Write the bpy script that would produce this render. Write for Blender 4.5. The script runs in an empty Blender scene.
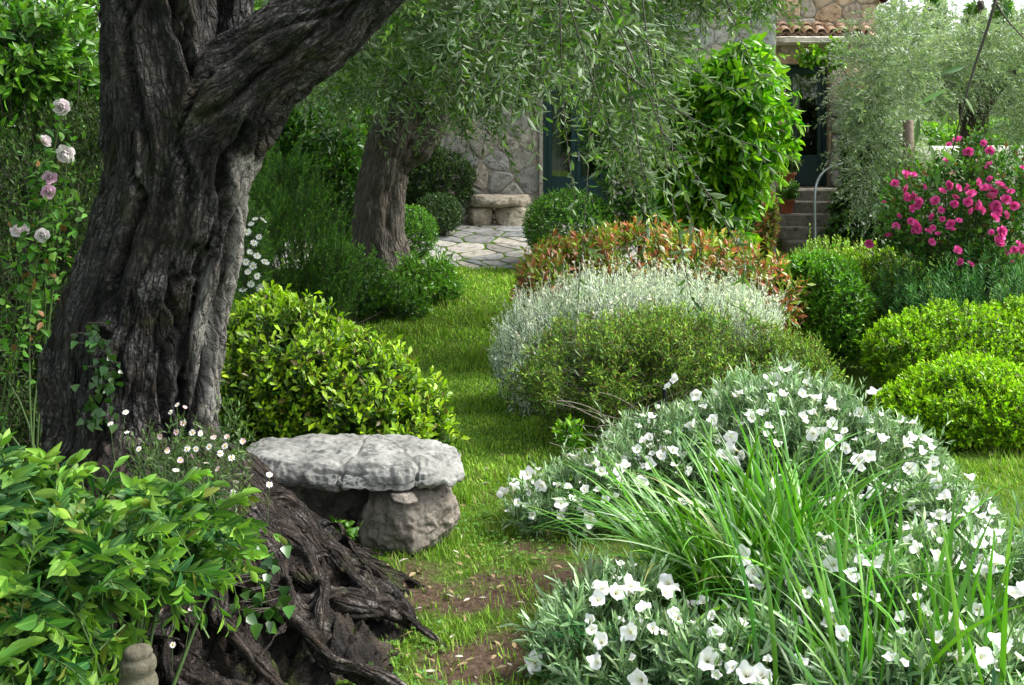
import bpy, bmesh, math
import numpy as np
from mathutils import Vector, Matrix

# ------------------------------------------------------------------ camera, world, sun, exposure
F, YH, H = 1100.0, 150.0, 1.737          # focal length in pixels, horizon row, eye height
sc = bpy.context.scene
col = sc.collection
cam_d = bpy.data.cameras.new("camera")
cam_d.sensor_width = 36.0
cam_d.lens = F / 1024 * 36.0
cam_d.shift_y = -(342.5 - YH) / 1024
cam_d.clip_start = 0.05
cam_d.clip_end = 2000
cam = bpy.data.objects.new("camera", cam_d)
cam.location = (0, 0, H)
cam.rotation_euler = (math.radians(90), 0, 0)
col.objects.link(cam)
sc.camera = cam

SUN_EL, SUN_AZ = 50.0, 84.0               # azimuth: degrees from +Y (north) towards +X
world = bpy.data.worlds.new("World")
sc.world = world
world.use_nodes = True
wn = world.node_tree
wn.nodes.clear()
sky = wn.nodes.new("ShaderNodeTexSky")
sky.sky_type = 'NISHITA'
sky.sun_disc = False
sky.sun_elevation = math.radians(SUN_EL)
sky.sun_rotation = math.radians(SUN_AZ)
sky.air_density = 1.0
sky.dust_density = 3.0
hs = wn.nodes.new("ShaderNodeHueSaturation")
hs.inputs["Saturation"].default_value = 0.4
bg = wn.nodes.new("ShaderNodeBackground")
bg.inputs["Strength"].default_value = 0.145
wo = wn.nodes.new("ShaderNodeOutputWorld")
wn.links.new(sky.outputs[0], hs.inputs["Color"])
wn.links.new(hs.outputs[0], bg.inputs[0])
wn.links.new(bg.outputs[0], wo.inputs[0])

sun_d = bpy.data.lights.new("sun", 'SUN')
sun_d.energy = 2.6
sun_d.angle = math.radians(24)
sun_d.color = (1.0, 0.975, 0.93)
sun = bpy.data.objects.new("sun", sun_d)
el, az = math.radians(SUN_EL), math.radians(SUN_AZ)
sdir = Vector((math.sin(az) * math.cos(el), math.cos(az) * math.cos(el), math.sin(el)))
sun.rotation_euler = sdir.to_track_quat('Z', 'Y').to_euler()
sun.location = (4, 4, 12)
col.objects.link(sun)

sc.view_settings.view_transform = 'Standard'
sc.view_settings.look = 'None'
sc.view_settings.exposure = 1.5
sc.view_settings.gamma = 1
sc.view_settings.use_curve_mapping = False
sc.cycles.max_bounces = 6
sc.cycles.diffuse_bounces = 3
sc.cycles.glossy_bounces = 2
sc.cycles.transmission_bounces = 4
sc.cycles.transparent_max_bounces = 6
sc.cycles.caustics_reflective = False
sc.cycles.caustics_refractive = False

RNG = np.random.default_rng(7)
UP = np.array([0.0, 0.0, 1.0])

# ------------------------------------------------------------------ maths helpers
def P(px, py, Y):
    return np.array([(px - 512) / F * Y, Y, H - (py - YH) / F * Y])

def norm(v):
    return v / np.maximum(np.linalg.norm(v, axis=-1, keepdims=True), 1e-9)

def hash3(i, j, k, seed):
    n = (i * 374761393 + j * 668265263 + k * 1274126177 + seed * 974634777) & 0xffffffff
    n = ((n ^ (n >> 13)) * 1103515245) & 0xffffffff
    n = ((n ^ (n >> 15)) * 2246822519) & 0xffffffff
    return ((n ^ (n >> 16)) & 0xffff) / 32767.5 - 1.0

def vnoise(p, seed=0):
    p = np.asarray(p, float)
    f = np.floor(p)
    i = f.astype(np.int64)
    t = p - f
    t = t * t * (3 - 2 * t)
    r = 0
    for a in (0, 1):
        for b in (0, 1):
            for c in (0, 1):
                w = (t[..., 0] if a else 1 - t[..., 0]) * (t[..., 1] if b else 1 - t[..., 1]) * (t[..., 2] if c else 1 - t[..., 2])
                r = r + w * hash3(i[..., 0] + a, i[..., 1] + b, i[..., 2] + c, seed)
    return r

def fbm(p, o=4, seed=0):
    r, a, s = 0, 1.0, 0
    p = np.asarray(p, float)
    for k in range(o):
        r = r + a * vnoise(p, seed + k)
        s += a
        a *= 0.5
        p = p * 2.03 + 11.3
    return r / s

def sstep(a, b, x):
    t = np.clip((x - a) / (b - a), 0, 1)
    return t * t * (3 - 2 * t)

def ground_z(x, y):
    x = np.asarray(x, float); y = np.asarray(y, float)
    rise = 0.32 * sstep(8.3, 13.2, y) + 0.33 * sstep(13.0, 16.0, y)
    rise = rise * (1 - 0.75 * sstep(1.6, 3.4, x))
    p = np.stack([x * 1.3, y * 1.3, x * 0], -1)
    return rise + 0.025 * fbm(p, 3, 5)

# ------------------------------------------------------------------ mesh accumulation
class Acc:
    def __init__(s):
        s.v, s.f, s.c, s.n = [], [], [], 0
    def add(s, v, faces, c=None):
        v = np.asarray(v, float).reshape(-1, 3)
        faces = np.asarray(faces, np.int64)
        s.v.append(v)
        s.f.append(faces + s.n)
        if c is None:
            c = np.tile([0.5, 0.5, 0.5, 1.0], (len(v), 1))
        c = np.asarray(c, float)
        if c.ndim == 1:
            c = np.tile(c, (len(v), 1))
        s.c.append(c)
        s.n += len(v)
    def mesh(s, name, smooth=True, off=(0, 0, 0)):
        v = np.concatenate(s.v) - np.asarray(off, float)
        me = bpy.data.meshes.new(name)
        me.vertices.add(len(v))
        me.vertices.foreach_set("co", v.astype(np.float32).ravel())
        li, ls, n = [], [], 0
        for f in s.f:
            k = f.shape[1]
            li.append(f.ravel())
            ls.append(n + np.arange(len(f)) * k)
            n += f.size
        li = np.concatenate(li)
        ls = np.concatenate(ls)
        me.loops.add(len(li))
        me.loops.foreach_set("vertex_index", li.astype(np.int32))
        me.polygons.add(len(ls))
        me.polygons.foreach_set("loop_start", ls.astype(np.int32))
        me.polygons.foreach_set("use_smooth", np.full(len(ls), smooth))
        at = me.attributes.new("Col", 'FLOAT_COLOR', 'POINT')
        at.data.foreach_set("color", np.concatenate(s.c).astype(np.float32).ravel())
        me.update(calc_edges=True)
        return me

LOC = {}
def thing(name, label, cat, loc, group=None):
    o = bpy.data.objects.new(name, None)
    o.empty_display_size = 0.1
    o.location = tuple(float(t) for t in loc)
    col.objects.link(o)
    o["label"] = label
    o["category"] = cat
    if group: o["group"] = group
    LOC[o.name] = np.array(o.location)
    return o

def obj(name, acc, mat, parent=None, smooth=True, kind=None, label=None, cat=None, group=None, loc=None):
    if parent is not None:
        off = LOC[parent.name]
    else:
        off = np.array(loc if loc is not None else (0, 0, 0), float)
    me = acc.mesh(name, smooth, off)
    me.materials.append(mat)
    o = bpy.data.objects.new(name, me)
    if parent is not None:
        o.parent = parent
    else:
        o.location = tuple(off)
    LOC[o.name] = off
    col.objects.link(o)
    if kind: o["kind"] = kind
    if label: o["label"] = label
    if cat: o["category"] = cat
    if group: o["group"] = group
    return o

def inst(name, me, parent, pos, zdir, size, spin=0.0):
    """a part sharing mesh data, standing at pos with its local z along zdir"""
    o = bpy.data.objects.new(name, me)
    o.parent = parent
    col.objects.link(o)
    q = Vector(tuple(zdir)).to_track_quat('Z', 'Y')
    m = Matrix.Translation(Vector(tuple(np.asarray(pos) - LOC[parent.name]))) @ q.to_matrix().to_4x4() @ Matrix.Rotation(spin, 4, 'Z') @ Matrix.Scale(size, 4)
    o.matrix_basis = m
    return o

# ------------------------------------------------------------------ tubes
def sweep(acc, pts, rad, sides=8, c=None, cap=True):
    pts = np.asarray(pts, float); n = len(pts)
    rad = np.broadcast_to(np.asarray(rad, float), (n,))
    T = norm(np.gradient(pts, axis=0))
    ref = np.array([0.0, 1.0, 0.0]) if abs(T[0, 1]) < 0.8 else np.array([1.0, 0, 0])
    A = norm(ref - T * (T @ ref)[:, None])
    B = np.cross(T, A)
    th = np.arange(sides) * 2 * math.pi / sides
    v = pts[:, None] + rad[:, None, None] * (A[:, None] * np.cos(th)[None, :, None] + B[:, None] * np.sin(th)[None, :, None])
    i = np.arange(n - 1)[:, None] * sides; j = np.arange(sides)[None]; k = (j + 1) % sides
    f = np.stack([i + j, i + k, i + sides + k, i + sides + j], -1).reshape(-1, 4)
    base = acc.n
    acc.add(v.reshape(-1, 3), f, c)
    if cap:
        for e, s in ((0, -1), (n - 1, 1)):
            r = v[e]
            cv = np.concatenate([r, pts[e][None]])
            t = np.arange(sides)
            ff = np.stack([t, (t + 1) % sides, np.full(sides, sides)], -1)
            if s < 0: ff = ff[:, ::-1]
            acc.add(cv, ff, c)

def tubes(acc, p0, p1, p2, r0, r1, sides=4, k=5, c=None):
    """many quadratic Bezier twigs at once"""
    n = len(p0)
    if n == 0: return
    t = np.linspace(0, 1, k)[None, :, None]
    pts = (1 - t) ** 2 * p0[:, None] + 2 * t * (1 - t) * p1[:, None] + t * t * p2[:, None]
    T = norm(np.gradient(pts, axis=1))
    A = norm(np.cross(T, np.array([0.31, 0.83, 0.46])))
    B = np.cross(T, A)
    r = (np.asarray(r0)[:, None] * (1 - t[..., 0]) + np.asarray(r1)[:, None] * t[..., 0])
    th = np.arange(sides) * 2 * math.pi / sides
    v = pts[:, :, None] + r[:, :, None, None] * (A[:, :, None] * np.cos(th)[:, None] + B[:, :, None] * np.sin(th)[:, None])
    base = (np.arange(n) * k * sides)[:, None, None]
    i = np.arange(k - 1)[None, :, None] * sides; j = np.arange(sides)[None, None]; jj = (j + 1) % sides
    f = np.stack([base + i + j, base + i + jj, base + i + sides + jj, base + i + sides + j], -1).reshape(-1, 4)
    cc = np.zeros((n, k * sides, 4)); cc[..., 0] = RNG.random((n, 1)); cc[..., 1] = 0.3; cc[..., 3] = 1
    acc.add(v.reshape(-1, 3), f, cc.reshape(-1, 4))

# ------------------------------------------------------------------ leaves
def leaf_template(kind):
    if kind == 'dia':      # one folded-less small leaf
        v = [(0, 0, 0), (-.5, .5, .03), (0, 1, -.05), (.5, .5, .03)]
        return np.array(v), np.array([(0, 3, 2, 1)])
    if kind == 'fold':
        v = [(0, 0, 0), (-.5, .45, .10), (0, .45, 0), (.5, .45, .10), (0, 1, -.06)]
        return np.array(v), np.array([(0, 2, 4, 1), (0, 3, 4, 2)])
    if kind == 'obo':      # obovate
        v = [(0, 0, 0), (-.5, .66, .08), (0, .6, 0), (.5, .66, .08), (0, 1, -.06)]
        return np.array(v), np.array([(0, 2, 4, 1), (0, 3, 4, 2)])
    if kind == 'big':
        rows = [(0, .06), (.12, .55), (.32, .95), (.55, .95), (.78, .58), (.92, .25), (1, .02)]
    elif kind == 'lance':
        rows = [(0, .15), (.25, .85), (.5, 1), (.75, .7), (1, .03)]
    elif kind == 'ivy':
        rows = [(0, .3), (.15, 1.0), (.35, .9), (.55, .65), (.8, .35), (1, .02)]
    v, f = [], []
    for t, w in rows:
        z = -.16 * t * t + .02
        v += [(-.5 * w, t, z + .09 * w), (0, t, z), (.5 * w, t, z + .09 * w)]
    for i in range(len(rows) - 1):
        a = 3 * i
        f += [(a, a + 1, a + 4, a + 3), (a + 1, a + 2, a + 5, a + 4)]
    return np.array(v), np.array(f)
TMPL = {k: leaf_template(k) for k in ('dia', 'fold', 'obo', 'big', 'lance', 'ivy')}

def leaves(acc, pos, d, nrm, ln, wd, tmpl, youth, rnd=None):
    """instances of a leaf template; all inputs flat arrays"""
    tv, tf = TMPL[tmpl]
    d = norm(d)
    s = norm(np.cross(d, nrm))
    u = np.cross(s, d)
    N = len(pos)
    v = pos[:, None] + d[:, None] * (tv[None, :, 1:2] * ln[:, None, None]) + s[:, None] * (tv[None, :, 0:1] * wd[:, None, None]) \
        + u[:, None] * (tv[None, :, 2:3] * np.minimum(ln, wd * 2.2)[:, None, None])
    f = (np.arange(N) * len(tv))[:, None, None] + tf[None]
    c = np.zeros((N, len(tv), 4))
    c[..., 0] = (RNG.random(N) if rnd is None else rnd)[:, None]
    c[..., 1] = np.clip(youth, 0, 1)[:, None]
    c[..., 2] = np.abs(tv[None, :, 0]) * 2
    c[..., 3] = 1
    acc.add(v.reshape(-1, 3), f.reshape(-1, tf.shape[1]), c.reshape(-1, 4))

def shoots(acc, p, d, L, n, ll, lw, a0=70, a1=25, mode='spiral', droop=0.0, t0=0.1, tmpl='fold', tip=0.7,
           ypow=2.0, jit=0.3, stem=None, stem_r=0.002, yshift=0.0, sag=0.0, sizejit=0.34):
    S = len(p)
    if S == 0: return
    L = np.broadcast_to(np.asarray(L, float), (S,))
    d = norm(d)
    t = (t0 + (1 - t0) * np.arange(n) / max(n - 1, 1))[None]
    if mode == 'opp':
        t = (t0 + (1 - t0) * (np.arange(n) // 2) / max(n // 2 - 1, 1))[None]
    t = np.clip(t + RNG.normal(0, .25 / n, (S, n)), 0, 1)
    pos = p[:, None] + d[:, None] * (L[:, None] * t)[..., None]
    pos[..., 2] -= droop * L[:, None] * t * t
    T = np.repeat(d[:, None], n, 1).copy()
    T[..., 2] -= 2 * droop * t
    T = norm(T)
    A = norm(np.cross(T, UP) + 1e-4)
    B = np.cross(A, T)
    j = np.arange(n)[None]
    ph0 = RNG.random((S, 1)) * 6.283
    if mode == 'spiral': ph = ph0 + j * 2.39996
    elif mode == 'opp': ph = ph0 + (j % 2) * math.pi + (j // 2) * (math.pi / 2)
    else: ph = (j % 2) * math.pi + RNG.normal(0, .25, (S, 1))       # two flat ranks
    ph = ph + RNG.normal(0, jit, (S, n))
    R = A * np.cos(ph)[..., None] + B * np.sin(ph)[..., None]
    ang = np.radians(a0 + (a1 - a0) * t + RNG.normal(0, 40 * jit, (S, n)) * .6)
    ca, sa = np.cos(ang)[..., None], np.sin(ang)[..., None]
    ld = T * ca + R * sa
    ld[..., 2] -= sag
    ln_ = T * sa - R * ca
    size = (1 + (tip - 1) * t ** 2) * (1 + RNG.normal(0, sizejit, (S, n))).clip(.4, 1.6)
    youth = t ** ypow + RNG.normal(0, .12, (S, n)) + RNG.normal(0, .15, (S, 1)) + yshift
    sh = RNG.random((S, 1)); rnd = np.clip(.5 * sh + .5 * RNG.random((S, n)), 0, 1)
    leaves(acc, pos.reshape(-1, 3), ld.reshape(-1, 3), ln_.reshape(-1, 3), (ll * size).ravel(), (lw * size).ravel(), tmpl,
           youth.ravel(), rnd.ravel())
    if stem is not None:
        e = p + d * L[:, None]; e2 = e.copy(); e2[:, 2] -= droop * L
        tubes(stem, p, (p + e) / 2 + (0, 0, 0), e2, np.full(S, stem_r), np.full(S, stem_r * .5), 3, 4)

# ------------------------------------------------------------------ lobed volumes for plants
def lobe(cx, cy, rw, rh, Y, ry=None):
    c = P(cx, cy, Y)
    a = rw / F * Y
    return (c, np.array([a, ry if ry else a, rh / F * Y]))

def sample(lobes, n, seed, deep=0.45, rough=0.16, freq=2.2, gap=-0.45, front=True, zmin=None, lowcut=0.03):
    """points in the outer layer of a union of rough ellipsoids, with outward normals"""
    w = np.array([(r[0] * r[1] * r[2]) ** (2 / 3) for _, r in lobes]); w = w / w.sum()
    out_p, out_n = [], []
    got = 0
    while got < n:
        m = int((n - got) * 2.2) + 50
        k = RNG.choice(len(lobes), m, p=w)
        C = np.array([l[0] for l in lobes])[k]; R = np.array([l[1] for l in lobes])[k]
        d = norm(RNG.normal(0, 1, (m, 3)))
        q = C + d * R
        s = 1 + rough * fbm(q * freq / 1.0 / np.mean(R, 1, keepdims=True) ** .5, 3, seed) + rough * .35 * vnoise(q * 9, seed + 9)
        dep = 1 - deep * RNG.random(m) ** 2
        p = C + d * R * (s * dep)[:, None]
        keep = p[:, 2] > ground_z(p[:, 0], p[:, 1]) + lowcut
        keep &= vnoise(p * 3.1 / np.mean(R, 1, keepdims=True) ** .7, seed + 31) > gap
        for i, (c, r) in enumerate(lobes):
            ins = (((p - c) / r) ** 2).sum(1) < .5
            keep &= ~(ins & (k != i) & (RNG.random(m) < .85))
        nn = norm(d / R)
        out_p.append(p[keep]); out_n.append(nn[keep]); got += keep.sum()
    return np.concatenate(out_p)[:n], np.concatenate(out_n)[:n]

def ray_hit(px, py, lobes, push=0.02):
    o = np.array([0, 0, H]); d = norm(P(px, py, 1.0) - o)
    best = None; near = None
    for c, r in lobes:
        oc = (o - c) / r; dd = d / r
        a = dd @ dd; b = 2 * oc @ dd; cc = oc @ oc - 1
        D = b * b - 4 * a * cc
        if D >= 0:
            t = (-b - math.sqrt(D)) / (2 * a)
            if best is None or t < best[0]:
                q = o + d * t
                best = (t, norm((q - c) / r / r))
        tc = (c - o) @ d; g = np.linalg.norm((o + d * tc - c) / r)
        if near is None or g < near[0]: near = (g, tc, norm((o + d * tc - c) / r / r + 1e-6))
    if best is None: best = (near[1], near[2])
    return o + d * (best[0] - push), best[1]

def stems_for(acc, p, base, frac_n, r0, r1, bend=.3):
    """branches from the plant's foot to a share of its shoots"""
    k = RNG.choice(len(p), min(frac_n, len(p)), replace=False)
    q = p[k]
    b = np.asarray(base)[None] + RNG.normal(0, .05, (len(q), 3)) * [1, 1, 0]
    m = (b + q) / 2; m[:, :2] = m[:, :2] * (1 - bend) + q[:, :2] * bend; m[:, 2] += .1 * (q[:, 2] - b[:, 2])
    m = m + RNG.normal(0, .03, m.shape)
    tubes(acc, b, m, q, np.full(len(q), r0), np.full(len(q), r1), 5, 6)

# ------------------------------------------------------------------ materials
def nmat(name):
    m = bpy.data.materials.new(name)
    m.use_nodes = True
    nt = m.node_tree
    nt.nodes.clear()
    o = nt.nodes.new("ShaderNodeOutputMaterial")
    return m, nt, o

def N(nt, t, **kw):
    n = nt.nodes.new(t)
    for k, v in kw.items():
        if hasattr(n, k) and k not in n.inputs: setattr(n, k, v)
        else: n.inputs[k].default_value = v
    return n

def rgba(c): return (c[0], c[1], c[2], 1)

def mixc(nt, fac, a, b, blend='MIX'):
    n = nt.nodes.new("ShaderNodeMix"); n.data_type = 'RGBA'; n.blend_type = blend
    for i, x in ((0, fac), (6, a), (7, b)):
        if hasattr(x, 'links'): nt.links.new(x, n.inputs[i])
        elif i == 0: n.inputs[0].default_value = x
        else: n.inputs[i].default_value = rgba(x)
    return n.outputs[2]

def math_(nt, op, a, b=None, clamp=False):
    n = nt.nodes.new("ShaderNodeMath"); n.operation = op; n.use_clamp = clamp
    for i, x in ((0, a), (1, b)):
        if x is None: continue
        if hasattr(x, 'links'): nt.links.new(x, n.inputs[i])
        else: n.inputs[i].default_value = x
    return n.outputs[0]

def ramp(nt, fac, stops):
    n = nt.nodes.new("ShaderNodeValToRGB")
    while len(n.color_ramp.elements) < len(stops): n.color_ramp.elements.new(.5)
    for e, (p, c) in zip(n.color_ramp.elements, stops):
        e.position = p; e.color = rgba(c) if not np.isscalar(c) else (c, c, c, 1)
    nt.links.new(fac, n.inputs[0])
    return n.outputs[0]

def leaf_mat(name, old, young, back=None, rough=.42, transl=.3, spec=.45, third=None, thr=.8, fourth=None, thr4=.9, var=.7, rib=0.0):
    m, nt, o = nmat(name)
    at = N(nt, "ShaderNodeAttribute", attribute_name="Col")
    sp = nt.nodes.new("ShaderNodeSeparateColor"); nt.links.new(at.outputs["Color"], sp.inputs[0])
    c = mixc(nt, sp.outputs[1], old, young)
    h = math_(nt, 'FRACT', math_(nt, 'MULTIPLY', sp.outputs[0], 13.37))
    if third is not None: c = mixc(nt, math_(nt, 'GREATER_THAN', h, thr), c, third)
    if fourth is not None: c = mixc(nt, math_(nt, 'GREATER_THAN', h, thr4), c, fourth)
    if rib:
        rb = math_(nt, 'LESS_THAN', sp.outputs[2], .12)
        c = mixc(nt, math_(nt, 'MULTIPLY', rb, rib), c, (young[0] * 1.3, young[1] * 1.2, young[2] * 1.5))
    if back is not None:
        g = nt.nodes.new("ShaderNodeNewGeometry")
        c = mixc(nt, math_(nt, 'MULTIPLY', g.outputs["Backfacing"], .85), c, back)
    hv = nt.nodes.new("ShaderNodeHueSaturation")
    nt.links.new(c, hv.inputs["Color"])
    nt.links.new(math_(nt, 'ADD', math_(nt, 'MULTIPLY', sp.outputs[0], var), 1 - var / 2), hv.inputs["Value"])
    nt.links.new(math_(nt, 'ADD', math_(nt, 'MULTIPLY', h, .035), .4825), hv.inputs["Hue"])
    b = N(nt, "ShaderNodeBsdfPrincipled", Roughness=rough)
    b.inputs["Specular IOR Level"].default_value = spec
    nt.links.new(hv.outputs[0], b.inputs["Base Color"])
    tr = nt.nodes.new("ShaderNodeBsdfTranslucent")
    tc = mixc(nt, 1.0, hv.outputs[0], (1.05, 1.25, .5), 'MULTIPLY')
    nt.links.new(tc, tr.inputs[0])
    mx = N(nt, "ShaderNodeMixShader"); mx.inputs[0].default_value = transl
    nt.links.new(b.outputs[0], mx.inputs[1]); nt.links.new(tr.outputs[0], mx.inputs[2])
    nt.links.new(mx.outputs[0], o.inputs[0])
    return m

def plain(name, c, rough=.6, spec=.3, metal=0.0, noise=None, bump=0.0, nscale=30, var=0.0, coords="Object", c2=None):
    m, nt, o = nmat(name)
    b = N(nt, "ShaderNodeBsdfPrincipled", Roughness=rough, Metallic=metal)
    b.inputs["Specular IOR Level"].default_value = spec
    tc = nt.nodes.new("ShaderNodeTexCoord")
    no = N(nt, "ShaderNodeTexNoise", Scale=nscale, Detail=6.0, Roughness=.65)
    nt.links.new(tc.outputs[coords], no.inputs["Vector"])
    cc = mixc(nt, ramp(nt, no.outputs[0], [(.35, 0.0), (.68, 1.0)]), c, c2 if c2 else tuple(x * .6 for x in c))
    if var:
        at = N(nt, "ShaderNodeAttribute", attribute_name="Col")
        sp = nt.nodes.new("ShaderNodeSeparateColor"); nt.links.new(at.outputs["Color"], sp.inputs[0])
        hv = nt.nodes.new("ShaderNodeHueSaturation"); nt.links.new(cc, hv.inputs["Color"])
        nt.links.new(math_(nt, 'ADD', math_(nt, 'MULTIPLY', sp.outputs[0], var), 1 - var / 2), hv.inputs["Value"])
        nt.links.new(math_(nt, 'ADD', math_(nt, 'MULTIPLY', sp.outputs[1], .6), .7), hv.inputs["Saturation"])
        cc = hv.outputs[0]
    nt.links.new(cc, b.inputs["Base Color"])
    if bump:
        bp = N(nt, "ShaderNodeBump", Strength=1.0, Distance=bump)
        nt.links.new(no.outputs[0], bp.inputs["Height"]); nt.links.new(bp.outputs[0], b.inputs["Normal"])
    nt.links.new(b.outputs[0], o.inputs[0])
    return m

def bark_mat(name, dark, mid, pale, pale_amt=.5, moss=0.3, gscale=26.0, black=.8, spec=.35, rough=.75, bump=.02):
    """grain coordinates come from the Col attribute: around the limb (r, g) and along it (b)"""
    m, nt, o = nmat(name)
    at = N(nt, "ShaderNodeAttribute", attribute_name="Col")
    tc = nt.nodes.new("ShaderNodeTexCoord")
    mp = N(nt, "ShaderNodeMapping"); mp.inputs["Scale"].default_value = (gscale, gscale, gscale * .24)
    nt.links.new(at.outputs["Vector"], mp.inputs[0])
    nw = N(nt, "ShaderNodeTexNoise", Scale=9.0, Detail=3.0); nt.links.new(tc.outputs["Object"], nw.inputs["Vector"])
    wv = mixc(nt, .45, mp.outputs[0], nw.outputs[1], 'ADD')
    n1 = N(nt, "ShaderNodeTexNoise", Scale=1.0, Detail=8.0, Roughness=.72, Distortion=.8)
    nt.links.new(wv, n1.inputs["Vector"])
    vo = N(nt, "ShaderNodeTexVoronoi", Scale=1.1, feature='DISTANCE_TO_EDGE'); nt.links.new(wv, vo.inputs["Vector"])
    vo2 = N(nt, "ShaderNodeTexVoronoi", Scale=70.0, feature='DISTANCE_TO_EDGE', Randomness=1.0); nt.links.new(tc.outputs["Object"], vo2.inputs["Vector"])
    n2 = N(nt, "ShaderNodeTexNoise", Scale=4.5, Detail=6.0, Roughness=.7); nt.links.new(tc.outputs["Object"], n2.inputs["Vector"])
    n3 = N(nt, "ShaderNodeTexNoise", Scale=85.0, Detail=5.0, Roughness=.75); nt.links.new(tc.outputs["Object"], n3.inputs["Vector"])
    n4 = N(nt, "ShaderNodeTexNoise", Scale=3.1, Detail=6.0, Roughness=.65, Distortion=.5); nt.links.new(tc.outputs["Object"], n4.inputs["Vector"])
    n5 = N(nt, "ShaderNodeTexNoise", Scale=2.1, Detail=5.0, Roughness=.55); nt.links.new(at.outputs["Vector"], n5.inputs["Vector"])
    crack = math_(nt, 'MINIMUM', math_(nt, 'MULTIPLY', vo.outputs[0], 4.0), 1.0)
    plate = math_(nt, 'MULTIPLY', ramp(nt, n1.outputs[0], [(.34, 0.0), (.62, 1.0)]), math_(nt, 'ADD', math_(nt, 'MULTIPLY', crack, .7), .3))
    plate = math_(nt, 'MULTIPLY', plate, math_(nt, 'ADD', math_(nt, 'MULTIPLY', math_(nt, 'MINIMUM', math_(nt, 'MULTIPLY', vo2.outputs[0], 9.0), 1.0), .5), .5))
    plate = math_(nt, 'MULTIPLY', plate, ramp(nt, n3.outputs[0], [(.3, .35), (.6, 1.0)]))
    c = mixc(nt, plate, dark, mid)
    c = mixc(nt, math_(nt, 'MULTIPLY', ramp(nt, n5.outputs[0], [(.49, 0.0), (.57, 1.0)]), black), c, tuple(x * .7 for x in dark))
    lic = math_(nt, 'MULTIPLY', ramp(nt, n2.outputs[0], [(.48, 0.0), (.64, 1.0)]), ramp(nt, n3.outputs[0], [(.45, 0.0), (.58, 1.0)]))
    lic = math_(nt, 'MULTIPLY', lic, crack)
    n6 = N(nt, "ShaderNodeTexNoise", Scale=5.0, Detail=4.0); nt.links.new(tc.outputs["Object"], n6.inputs["Vector"])
    c = mixc(nt, math_(nt, 'MULTIPLY', ramp(nt, n6.outputs[0], [(.5, 0.0), (.62, 1.0)]), .45), c, mixc(nt, plate, dark, (.15, .105, .06)))
    rim_at = N(nt, "ShaderNodeAttribute", attribute_name="bare")  # mask for the rim light painted pale onto the near trunk
    rim_f = math_(nt, 'MULTIPLY', rim_at.outputs["Fac"], ramp(nt, n1.outputs[0], [(.36, 0.0), (.5, 1.0)]))
    c = mixc(nt, math_(nt, 'MULTIPLY', rim_f, .9), c, (.34, .32, .285))
    c = mixc(nt, math_(nt, 'MULTIPLY', lic, pale_amt), c, pale)
    c = mixc(nt, math_(nt, 'MULTIPLY', ramp(nt, n4.outputs[0], [(.58, 0.0), (.68, 1.0)]), moss), c, (.05, .07, .008))
    b = N(nt, "ShaderNodeBsdfPrincipled", Roughness=rough)
    b.inputs["Specular IOR Level"].default_value = spec
    nt.links.new(c, b.inputs["Base Color"])
    hgt = math_(nt, 'ADD', n1.outputs[0], math_(nt, 'MULTIPLY', crack, .8))
    hgt = math_(nt, 'ADD', hgt, math_(nt, 'MULTIPLY', n3.outputs[0], .35))
    hgt = math_(nt, 'ADD', hgt, math_(nt, 'MULTIPLY', math_(nt, 'MINIMUM', vo2.outputs[0], .2), .6))
    bp = N(nt, "ShaderNodeBump", Strength=1.0, Distance=bump)
    nt.links.new(hgt, bp.inputs["Height"]); nt.links.new(bp.outputs[0], b.inputs["Normal"])
    nt.links.new(b.outputs[0], o.inputs[0])
    return m

def stone_mat(name, a, b_, stain, scale=6.0, bump=.02, var=.0):
    m, nt, o = nmat(name)
    tc = nt.nodes.new("ShaderNodeTexCoord")
    n1 = N(nt, "ShaderNodeTexNoise", Scale=scale, Detail=8.0, Roughness=.68, Distortion=.4); nt.links.new(tc.outputs["Object"], n1.inputs["Vector"])
    n2 = N(nt, "ShaderNodeTexNoise", Scale=scale * 9, Detail=6.0, Roughness=.75); nt.links.new(tc.outputs["Object"], n2.inputs["Vector"])
    n3 = N(nt, "ShaderNodeTexNoise", Scale=scale * 2.3, Detail=5.0, Roughness=.6); nt.links.new(tc.outputs["Object"], n3.inputs["Vector"])
    c = ramp(nt, n1.outputs[0], [(.32, b_), (.6, a)])
    c = mixc(nt, math_(nt, 'MULTIPLY', ramp(nt, n2.outputs[0], [(.5, 0.0), (.68, 1.0)]), .65), c, stain)
    c = mixc(nt, math_(nt, 'MULTIPLY', ramp(nt, n3.outputs[0], [(.52, 0.0), (.66, 1.0)]), .75), c, tuple(x * .42 for x in b_))
    if var:
        at = N(nt, "ShaderNodeAttribute", attribute_name="Col")
        c = mixc(nt, var, c, at.outputs["Color"], 'MULTIPLY')
    b = N(nt, "ShaderNodeBsdfPrincipled", Roughness=.85)
    b.inputs["Specular IOR Level"].default_value = .25
    nt.links.new(c, b.inputs["Base Color"])
    bp = N(nt, "ShaderNodeBump", Strength=1.0, Distance=bump)
    nt.links.new(math_(nt, 'ADD', n1.outputs[0], math_(nt, 'MULTIPLY', n2.outputs[0], .35)), bp.inputs["Height"])
    nt.links.new(bp.outputs[0], b.inputs["Normal"])
    nt.links.new(b.outputs[0], o.inputs[0])
    return m

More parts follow.
